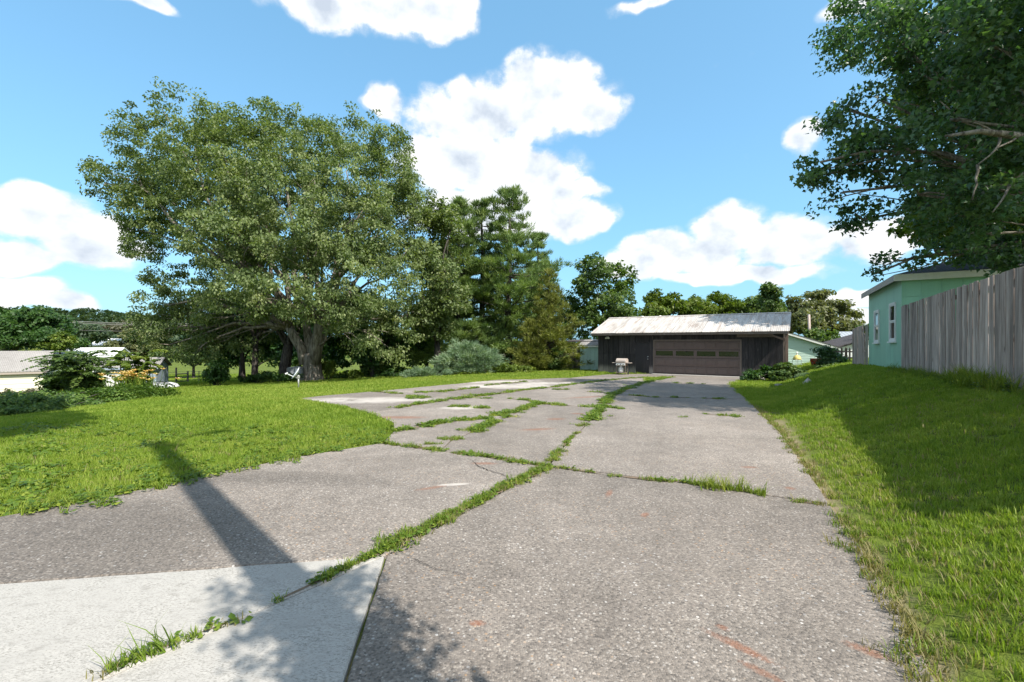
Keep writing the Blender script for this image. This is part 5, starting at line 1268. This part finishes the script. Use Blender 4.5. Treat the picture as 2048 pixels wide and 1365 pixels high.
# ---- far wooded hill and the far edge of the plain
def build_hill():
    n = 60; xs = np.linspace(-420, -40, n); V = []; T = []
    def hz(x, y):
        s = np.exp(-((x + 290) / 95.0) ** 2) * 17.5 + np.exp(-((x + 205) / 45.0) ** 2) * 5
        return -2.6 + s * sstep((y - 190) / 70.0)
    ys = np.linspace(185, 340, 14)
    X, Y = np.meshgrid(xs, ys, indexing='ij'); Zz = hz(X, Y)
    V = np.stack([X, Y, Zz], -1).reshape(-1, 3); k = len(ys); q = []
    for i in range(n - 1):
        for j in range(k - 1): a = i * k + j; q += [(a, a + k, a + k + 1), (a, a + k + 1, a + 1)]
    tag(link("hills", np_mesh("hills", V, np.array(q), GROUND, smooth=True)), "low wooded hill far off at the left", kind="structure")
    m = 620; x = rg.uniform(-400, -60, m); y = rg.uniform(192, 300, m); z = hz(x, y)
    cl = []; 
    for i in range(m):
        r = rg.uniform(3.0, 5.0); d = rand_dir(12); d[:, 2] = np.abs(d[:, 2]) * 1.1; cl.append(np.array((x[i], y[i], z[i] + 0.6)) + d * r * np.array((1, 1, 1.35)))
    cl = np.concatenate(cl)
    V, tri, tint = foliage(cl, 1.6, 9, 1.5, BROAD, .6, .1, np.array((-200., 240., -10.)))
    tag(link("forest", np_mesh("forest", V, tri, LEAF_HILL, tint)), "dense woods covering the far hill at the left", "woods", kind="stuff")
    # trees along the end of the plain, all round
    P = []
    for a in np.arange(-180, 180, 1.6):
        if -62 < a < -32: continue
        rr = rg.uniform(140, 190); P.append((rr * math.sin(math.radians(a)), rr * math.cos(math.radians(a)), rg.uniform(2.4, 4.2)))
    cl = []
    for (x, y, r) in P:
        d = rand_dir(22); d[:, 2] = d[:, 2] * .6 + .2; cl.append(np.array((x, y, -2.2 + r * .8)) + d * np.array((r * 1.3, r * 1.3, r * .75)))
    cl = np.concatenate(cl)
    V, tri, tint = foliage(cl, 1.2, 9, 1.1, BROAD, .6, .1, np.array((0., 0., -60.)))
    tag(link("treeline", np_mesh("treeline", V, tri, LEAF_HILL, tint)), "far line of trees at the end of the plain", "woods", kind="stuff")
build_hill()

# ------------------------------------------------------------------ small things
def build_dish():
    p = gp(597, 778); g = empty("satellite_dish", (p[0], p[1], h1(*p)), 0, "grey satellite dish on a short post in front of the maple", "satellite dish")
    MB().tube([(0, 0, -.05), (0, 0, .62)], .032, 10).build("post", METAL, g, smooth=True)
    A = Vector((-.76, -.40, .50)).normalized(); M = Matrix.Translation((-.05, -.02, .68)) @ A.to_track_quat('Z', 'X').to_matrix().to_4x4()
    V = []; Q = []; n = 24
    for s in (0, 1):
        for i in range(6):
            r = i / 5
            for k in range(n):
                a = 2 * math.pi * k / n; V.append(M @ Vector((.30 * r * math.cos(a), .34 * r * math.sin(a), .09 * r * r - (.012 if s else 0))))
    for s in (0, 1):
        b = s * 6 * n
        for i in range(5):
            for k in range(n):
                q = (b + i * n + k, b + i * n + (k + 1) % n, b + (i + 1) * n + (k + 1) % n, b + (i + 1) * n + k); Q.append(q if s == 0 else q[::-1])
    Q += [(5 * n + k, 5 * n + (k + 1) % n, 11 * n + (k + 1) % n, 11 * n + k) for k in range(n)]
    MB().add(V, Q).build("reflector", DISHG, g, smooth=True)
    e = M @ Vector((-.02, .30, .36)); s = M @ Vector((-.0, .16, -.02))
    e = Vector((-.46, -.18, .70)); s = Vector((-.08, -.02, .50))
    MB().tube([s, s.lerp(e, .5), e], .016, 8).build("feed_arm", DISHG, g, smooth=True)
    MB().lathe([(0, -.05), (.035, -.05), (.04, .03), (.055, .05), (.05, .06), (0, .06)], 10, M=Matrix.Translation(e) @ Vector((.8, .3, .25)).to_track_quat('Z', 'X').to_matrix().to_4x4()).build("feed_horn", TANKW, g)
    MB().box(-.06, .05, -.05, .05, .46, .60).build("bracket", METAL, g, bevel=.01)
    MB().tube([(.03, 0, .5), (.12, .05, .42), (.16, .02, .30), (.05, .03, .25)], .008, 6).build("cable", BLACKM, g)
build_dish()
def build_grill():
    p = gp(1244, 750.5); z = h1(*p) + .03
    g = empty("barbecue_grill", (p[0], p[1], z), rz_of(.829, -.559), "faded barbecue grill on a cart beside the garage entry door", "grill")
    for x in (-.30, .30):
        for y in (-.20, .20): MB().tube([(x, y, .03), (x * .93, y, .62)], .016, 8).build("leg", GRILLB, g)
    MB().box(-.33, .33, -.23, .23, .10, .125).build("bottom_shelf", GRILLB, g, bevel=.005)
    MB().add([(-.27, -.2, .56), (.27, -.2, .56), (.27, .2, .56), (-.27, .2, .56), (-.33, -.25, .76), (.33, -.25, .76), (.33, .25, .76), (-.33, .25, .76)], [(3, 2, 1, 0), (4, 5, 6, 7), (0, 1, 5, 4), (1, 2, 6, 5), (2, 3, 7, 6), (3, 0, 4, 7)]).build("firebox", GRILLB, g, bevel=.012)
    lid = MB().prism([(-.25, .765), (.25, .765), (.25, .90), (.19, 1.0), (.06, 1.035), (-.10, 1.02), (-.20, .95), (-.25, .86)], -.33, .33, 'x').build("lid", GRILLM, g, bevel=.012)
    MB().tube([(-.22, -.24, .86), (-.22, -.30, .87), (.22, -.30, .87), (.22, -.24, .86)], .013, 8).build("handle", METAL, lid)
    for s in (-1, 1):
        MB().box(*sorted((s * .335, s * .60)), -.2, .2, .735, .765).build("side_shelf", GRILLM, g, bevel=.006)
    pan = MB().box(-.30, .30, -.275, -.252, .60, .73).build("control_panel", TANKW, g, bevel=.006)
    for x in (-.18, 0, .18): MB().lathe([(0, 0), (.03, 0), (.025, .03), (0, .03)], 10, M=Matrix.Translation((x, -.276, .66)) @ Matrix.Rotation(math.pi / 2, 4, 'X')).build("knob", BLACKM, pan)
    for x in (-.33, .33):
        MB().lathe([(0, -.02), (.08, -.02), (.085, 0), (.08, .02), (0, .02)], 14, M=Matrix.Translation((x, .20, .085)) @ Matrix.Rotation(math.pi / 2, 4, 'Y')).build("wheel", BLACKM, g)
    q = Matrix.Rotation(rz_of(.829, -.559), 3, 'Z') @ Vector((-.06, -.02, .127))
    b = empty("gas_bottle", (p[0] + q.x, p[1] + q.y, z + q.z), 0, "white gas bottle standing on the grill cart's bottom shelf", "gas bottle")
    MB().lathe([(0, 0), (.11, 0), (.12, .03), (.145, .06), (.15, .12), (.15, .26), (.13, .32), (.06, .36), (.03, .37), (0, .37)], 18).build("tank", TANKW, b, smooth=True)
    MB().lathe([(.075, .345), (.085, .345), (.085, .43), (.075, .43)], 14).build("collar", TANKW, b); MB().lathe([(0, .36), (.02, .36), (.02, .41), (.03, .415), (.03, .425), (0, .425)], 10).build("valve", METAL, b)
build_grill()
def block_mesh(w, d, h, seed):
    rr = random.Random(seed); m = MB()
    m.box(-w / 2, w / 2, -d / 2, d / 2, 0, h); m.v = [(x * rr.uniform(.85, 1.1), y * rr.uniform(.85, 1.1), z * rr.uniform(.85, 1.1)) for x, y, z in m.v]; return m
for (px, py, w, h, rz, lab) in ((1517, 760, .62, .15, -.5, "long pale limestone block edging the plant bed by the garage"), (1557, 774, .22, .16, .3, "small square stone on the lawn in front of the plant bed")):
    p = gp(px, py); o = block_mesh(w, .24, h, int(px)).build("stone_block", STONE, None, (p[0], p[1], h1(*p) - .02), (0, 0, rz), bevel=.02); tag(o, lab, "stone", "stones round the plant bed")
p = gp(1617, 768); m = MB(); rr = random.Random(4)
m.lathe([(.03, 0), (.20, .0), (.21, .07), (.14, .15), (.07, .21), (.0, .26)], 9); m.v = [(x * rr.uniform(.8, 1.2), y * rr.uniform(.7, 1.1), z * rr.uniform(.8, 1.15)) for x, y, z in m.v]
tag(m.build("field_stone", STONE, None, (p[0], p[1], h1(*p) - .03), (0, 0, .4)), "pointed grey rock at the right end of the plant bed", "stone", "stones round the plant bed")

# planting by the garage corner
PG = "plants in the bed at the garage corner"
bush("hosta_plant", "broad leaved low green plants under the garage's right wall", px_lobes([(1510, 750, 22, 9, 0), (1540, 745, 24, 12, 0), (1495, 757, 12, 6, -.3)], 24, 1.1), 150, 30, .18, .14, LEAF_DEEP, BROAD, group=PG, up=.8)
bush("hosta_plant", "taller leafy green plants in front of the garage corner post", px_lobes([(1572, 740, 22, 13, 0), (1590, 748, 18, 12, -.3), (1558, 752, 18, 10, -.4)], 23.5, 1.1), 170, 30, .2, .13, LEAF_GREEN, BROAD, group=PG, up=.8)
bush("herb_plant", "wispy blue green plant at the right end of the bed", px_lobes([(1606, 757, 14, 10, 0)], 22.5, 1.0), 60, 40, .18, .12, NEEDLE_JUN, NEEDL, True, group=PG)
bush("garden_shrub", "loose dark shrub in front of the brown picket fence", px_lobes([(1648, 722, 20, 14, 0), (1655, 706, 16, 14, 0), (1672, 718, 16, 14, 0), (1640, 700, 10, 8, 0), (1682, 722, 9, 9, 0)], 27, 1.0), 120, 24, .26, .13, LEAF_DARK, BROAD)
bush("low_plants", "low green leafy clump at the foot of the loose dark shrub", px_lobes([(1650, 736, 18, 6, 0), (1666, 735, 12, 5, 0)], 25, 1.0), 60, 28, .16, .11, LEAF_GREEN, BROAD)
def build_patio():
    p = np.array(at(1594, 729, 36).xy); z = h1(*p); g = empty("garden_stand", (p[0], p[1], z), .2, "small grey garden stand near the pale green house wall", "stand")
    for x in (-.28, .28):
        for y in (-.2, .2): MB().tube([(x, y, -.03), (x * .9, y * .9, .62)], .018, 6).build("leg", METAL, g)
    MB().box(-.32, .32, -.24, .24, .62, .65).build("top", METAL, g, bevel=.005)
    y = empty("yellow_cloche", (p[0], p[1], z + .652), 0, "yellow bell shaped feeder standing on the garden stand", "feeder")
    MB().lathe([(0, 0), (.30, 0), (.30, .05), (.25, .22), (.16, .32), (.06, .36), (0, .36)], 18).build("bell", YELLOW, y, smooth=True); MB().lathe([(0, .35), (.05, .36), (.045, .50), (.08, .55), (.03, .62), (0, .64)], 12).build("finial", TANKW, y)
    p = np.array(at(1633, 729, 31).xy); r = empty("red_planter", (p[0], p[1], h1(*p)), 0, "red ribbed planter left of the loose dark shrub", "planter")
    MB().lathe([(0, 0), (.26, 0), (.36, .42), (.39, .44), (.39, .50), (.33, .50), (.32, .44), (0, .44)], 16).build("pot", RED, r)
    for k in range(8): a = k * math.pi / 4; MB().tube([(.275 * math.cos(a), .275 * math.sin(a), .03), (.365 * math.cos(a), .365 * math.sin(a), .42)], .025, 6).build("rib", RED, r)
    q = at(1620, 690, 52); g = empty("utility_pole", (q.x, q.y, -.6), 0, "bare pale utility pole behind the pale green house", "utility pole")
    top = EYE + (HY - 630) / F * 52 + .6; MB().tube([(0, 0, 0), (-.12, 0, top)], [.17, .13], 10).build("pole", FENCEW, g, smooth=True)
    MB().box(-.2, -.04, -.08, .08, top - .02, top + .05).build("cap", METAL, g)
build_patio()

LEAF_WEED2 = make_leaf("hedge leaves", (0.040, 0.085, 0.016), (0.095, 0.165, 0.028), (0.18, 0.25, 0.05))
# ---- left: bed, ferny shrub, sapling, lilies, far fence, wires
c = [gp(x, y) for x, y in ((-60, 836), (20, 828), (90, 818), (170, 808), (240, 800), (290, 796))]
HL = [(q[0], q[1], h1(*q) + .12, 1.5, .9, .40) for q in c]
bush("hedge", "low leafy hedge bed along the downhill edge of the lawn", HL, 760, 46, .22, .085, LEAF_WEED2, BROAD, cat="hedge", stems=40, up=.7)
def frond_shrub(name, label, px, py, Z, n, length, hgt, leaf, seed, lw=.075):
    """arching stems set with paired leaflets"""
    rr = random.Random(seed); x = (px - CX) / F * Z; z0 = h1(x, Z); t = empty(name, (x, Z, z0), 0, label, "shrub")
    m = MB(); C = []; N = []; T = []; cr = []
    for i in range(n):
        a = rr.uniform(0, 6.28); s = Vector((rr.gauss(0, .25), rr.gauss(0, .25), 0)); h0 = hgt * rr.uniform(.35, 1.0); D = Vector((math.cos(a), math.sin(a), 0))
        b = s + D * length * .25 + Vector((0, 0, h0)); e = b + D * length * rr.uniform(.6, 1.1) + Vector((0, 0, rr.uniform(-.45, .25) * length))
        m.tube([s, s.lerp(b, .6) + Vector((0, 0, h0 * .12)), b], [.02, .014, .01], 5)
        mid = b.lerp(e, .5) + Vector((0, 0, length * .16)); pts = []
        for k in range(13):
            u = k / 12; p = b * (1 - u) ** 2 + mid * 2 * u * (1 - u) + e * u * u; pts.append(p)
        m.tube(pts[::3], [.009, .008, .006, .005, .004], 4); S = D.cross(Vector((0, 0, 1))); ct = min(1, max(0, rr.gauss(.5, .25)))
        for k, p in enumerate(pts):
            w = math.sin(math.pi * (k + 1.2) / 15) * length * .17
            for sg in (-1, 1):
                for f in (.35, .75):
                    C.append(p + S * sg * w * f + Vector((0, 0, -.10 * w * f))); N.append((rr.gauss(0, .5), rr.gauss(-.35, .5), 1)); T.append(S * sg + D * .4 + Vector((0, 0, -.3))); cr.append(ct)
    m.build("stems", leaf, t)
    C, N, T = np.array([tuple(v) for v in C]), unit(np.array(N)), np.array([tuple(v) for v in T])
    V, tri, k = leaf_geo(C, N, T, lw * 2.2 * rg.uniform(.8, 1.2, len(C)), RHOMB)
    link("fronds", np_mesh("fronds", V, tri, leaf, np.repeat(np.clip(np.array(cr) + rg.normal(0, .15, len(C)), 0, 1), k)), t)
frond_shrub("sumac_shrub", "ferny dark green shrub with arching fronds right of the cream shed", 155, 790, 22.5, 90, 1.25, 2.1, LEAF_GREEN, 1)
frond_shrub("sumac_shrub", "bright green upright sapling in front of the blue grey shed", 268, 790, 20.5, 60, .6, 2.0, LEAF_YG, 2, .10)
bush("wild_shrub", "leafy green brush around the foot of the ferny shrub", px_lobes([(110, 770, 18, 24, 0), (165, 772, 36, 18, 0), (135, 752, 18, 14, .5), (190, 765, 18, 12, 0)], 23, 1.0), 200, 30, .26, .15, LEAF_GREEN, BROAD)
bush("wild_shrub", "dark small bush at the foot of the bright green sapling", px_lobes([(262, 782, 16, 14, 0), (285, 788, 14, 9, 0)], 21, 1.0), 90, 30, .22, .13, LEAF_GREEN, BROAD)
def lilies():
    b = gp(212, 800); z0 = h1(*b); t = empty("day_lilies", (b[0], b[1] + 1.2, z0), 0, "clump of pale orange day lilies before the blue grey shed", "flowers")
    rr = random.Random(9); m = MB(); C = []; N = []; T = []
    V, tr, tt = tuft(160, .8, .75, .03, .7)
    link("leaves", np_mesh("leaves", V, tr, LEAF_WEED, tt), t)
    for i in range(44):
        p = Vector((rr.gauss(0, .55), rr.gauss(0, .4), rr.uniform(.65, 1.05))); MB().tube([(p.x * .8, p.y * .8, 0), (p.x, p.y, p.z)], .008, 4).build('stem', LEAF_WEED, t)
        for k in range(6):
            a = k * 1.047; d = Vector((math.cos(a), math.sin(a), .5)); C.append(p + d * .07); N.append((-d.x * .5, -d.y * .5, 1)); T.append(d)
    V, tri, k = leaf_geo(np.array([tuple(v) for v in C]), unit(np.array(N)), np.array([tuple(v) for v in T]), .17, RHOMB)
    link("flowers", np_mesh("flowers", V, tri, LEAF_FLOWER, np.repeat(rg.uniform(0, 1, len(C)), k)), t)
lilies()
bush("wild_shrub", "dry pinkish weeds at the foot of the cream shed", px_lobes([(15, 788, 14, 9, 0), (45, 790, 10, 7, 0), (60, 786, 7, 8, 0)], 26, 1.0), 50, 24, .2, .11, LEAF_GREY)
def yard_frame():
    p = gp(318, 779); g = empty("yard_swing", (p[0], p[1], h1(*p)), .15, "low black tubular frame with rounded pale seat beside the blue grey shed", "garden seat")
    for y in (-.3, .3):
        MB().tube([(-1.0, y, 0), (-.98, y, .35), (-.85, y, .42), (.05, y, .42), (.12, y, .35), (.12, y, 0)], .022, 7).build("side_frame", BLACKM, g)
    MB().tube([(-1.0, -.3, .02), (-1.0, .3, .02)], .02, 6).build("cross_bar", BLACKM, g); MB().tube([(-.95, .3, .35), (-1.05, .32, .85)], .02, 6).build("upright", BLACKM, g)
    MB().prism([(-.95, .12), (.15, .10), (.85, .05), (1.0, .14), (.85, .32), (.5, .40), (-.3, .38), (-.95, .36)], -.26, .26, 'y').build("seat", DISHG, g, bevel=.03, smooth=True)
    MB().tube([(.12, -.3, .42), (.6, -.3, .42), (.98, -.3, .25), (1.05, -.3, .08)], .02, 6).build("end_rail", BLACKM, g)
yard_frame()
def far_fence():
    a, b = at(328, 752, 38), at(440, 752, 42); z = lambda p: h1(p.x, p.y)
    g = empty("wire_fence", (0, 0, 0), 0, "rusty wire fence with wooden gate beyond the maple's shade", "fence")
    pts = [a.lerp(b, k / 5) for k in range(6)]
    for i, p in enumerate(pts): MB().tube([(p.x, p.y, z(p) - .1), (p.x, p.y, z(p) + (1.35 if i == 1 else 1.0))], .07 if i in (1, 2) else .035, 7).build("post", OLDWOOD, g)
    for h in (.25, .5, .75, .95): MB().tube([(p.x, p.y, z(p) + h) for p in pts], .012, 4).build("wire", WIREM, g)
    p, q = pts[1], pts[2]
    for h in (.15, .45, .8): MB().tube([(p.x, p.y - .05, z(p) + h), (q.x, q.y - .05, z(q) + h)], .035, 6).build("gate_rail", OLDWOOD, g)
far_fence()
for i, (y0, y1, lab) in enumerate(((643, 655, "upper power line crossing below the wooded hill"), (646, 658, "lower power line crossing below the wooded hill"), (665, 668, "thin lowest wire crossing below the wooded hill"))):
    a, b = at(-140, y0 - 22, 70), at(430, y1 - 3, 74); P = [a.lerp(b, k / 10) - Vector((0, 0, .9 * 4 * (k / 10) * (1 - k / 10))) + Vector((0, 0, .4)) for k in range(11)]
    tag(MB().tube(P, .045 if i < 2 else .02, 5).build("power_line", WIREM), lab, "power line", "wires below the hill")
def tarp_box():
    p = at(592, 752, 30); g = empty("covered_crate", (p.x, p.y, h1(p.x, p.y)), .2, "grey tarpaulin covered crate in the shade beside the maple trunk", "crate")
    MB().prism([(-.55, 0), (.55, 0), (.5, .95), (.2, 1.05), (-.45, 1.0)], -.4, .4, 'y').build("cover", TARP, g, bevel=.04)
    for x in (-.5, .5): MB().tube([(x, -.42, 0), (x * .9, -.42, .95)], .02, 6).build("rope", WIREM, g)
tarp_box()
# tall grass and weeds at the foot of the privacy fence
def fence_weeds():
    t = [(*tuft(14, .05, .42, .012, .9), 0), (*tuft(16, .06, .28, .010, 1.0), 0), (*rosette(16, .12, .22, .07), 1)]
    s = np.concatenate([rg.uniform(0.5, 13.5, 240), rg.normal(6.6, .7, 130), rg.normal(9.6, .4, 30)]); s = s[(s > .2) & (s < 13.6)]
    d = FE - FN; d = d / np.linalg.norm(d); nn = np.array((-d[1], d[0]))
    P = FN + np.outer(s, d) + np.outer(.08 + np.abs(rg.normal(0, .14, len(s))), nn)
    big = np.abs(s - 6.6) < 1.5
    o = scatter("fence_weeds", np.column_stack([P, H(P[:, 0], P[:, 1])]), np.where(big, .75, .5) * rg.uniform(.7, 1.2, len(s)), rg.integers(0, 3, len(s)), t, [BLADE_W, LEAF_GREEN], .12)
    tag(o, "long grass and weeds at the foot of the board fence", "weeds", kind="stuff")
fence_weeds()
# ---- beside and behind the camera: the pole whose shadow crosses the drive, a tree added to shade the lawn
def shadow_pole():
    tip = gp(318, 893); hp = 11.5; k = hp / math.tan(SUN_EL)
    b = (tip[0] + math.sin(SUN_AZ) * k, tip[1] + math.cos(SUN_AZ) * k)
    z = h1(*b); g = empty("utility_pole", (b[0], b[1], z), 0, "tall wooden utility pole with lamp arm casting the long driveway shadow", "utility pole")
    MB().tube([(0, 0, -.3), (0, 0, hp)], [.20, .125], 14).build("pole", POLEW, g, smooth=True)
    P = [(0, 0, hp - .9), (.03, .2, hp - .4), (.07, .45, hp - .08), (.1, .62, hp)]
    MB().tube(P, .035, 8).build("lamp_arm", METAL, g, smooth=True)
    M = Matrix.Translation((.1, .6, hp)) @ Matrix.Rotation(rz_of(.5, .9), 4, 'Z')
    MB().add([M @ Vector(v) for v in ((0, -.07, -.05), (.7, -.16, -.07), (.7, .16, -.07), (0, .07, -.05), (0, -.06, .05), (.65, -.1, .08), (.65, .1, .08), (0, .06, .05))], [(3, 2, 1, 0), (4, 5, 6, 7), (0, 1, 5, 4), (1, 2, 6, 5), (2, 3, 7, 6), (3, 0, 4, 7)]).build("lamp_head", METAL, g, bevel=.02)
    MB().box(-.35, .35, -.06, .06, hp - .32, hp - .2).build("cross_arm", POLEW, g)
    v = empty("ivy_vine", (b[0], b[1], z), 0, "leafy vine climbing the tall utility pole with lamp arm", "vine")
    n = 260; h = rg.uniform(.4, 4.6, n); a = rg.uniform(0, 6.28, n); r = .16 + np.abs(rg.normal(0, .11, n)) + .22 * np.exp(-((h - 4.1) / .4) ** 2) * rg.uniform(0, 1, n)
    cl = np.column_stack([r * np.cos(a), r * np.sin(a), h])
    V, tri, tint = foliage(cl, .16, 26, .065, PALM, .3, .5, np.array((0, 0, 2.)))
    link("foliage", np_mesh("foliage", V, tri, LEAF_IVY, tint), v)
    m = MB(); rr = random.Random(1)
    for i in range(4): m.tube([(.21 * math.cos(i * 1.6 + q * .5), .21 * math.sin(i * 1.6 + q * .5), q * .55) for q in range(8)], .02, 5)
    m.build("stems", BARK_D, v)
shadow_pole()
def shadow_tree():
    # unseen tree added, crown placed to shade the left edge of the lawn
    c = gp(60, 862); c = (c[0] - 1.9, c[1] + .4); k = 9.6 / math.tan(SUN_EL); x, y = c[0] + math.sin(SUN_AZ) * k, c[1] + math.cos(SUN_AZ) * k
    L = [(x, y, 9.4, 1.8, 1.8, 1.5), (x - .2, y + .1, 11.4, 1.7, 1.7, 1.5), (x - .5, y, 13.2, 1.6, 1.6, 1.4), (x - 2.4, y - 2.0, 10, 2.4, 2.4, 2.2), (x - 4.4, y - 5, 10, 3, 3, 2.8)]
    tree("shade_tree", "tall tree behind the viewer shading the lawn's left edge", (x - 4.6, y - 5.6, h1(x - 4.6, y - 5.6)), 5.5, .35, L, 900, 40, .6, .45, LEAF_GREEN, BARK_D, seed=44, tmpl=BROAD, inner=.3, sub=0)
shadow_tree()
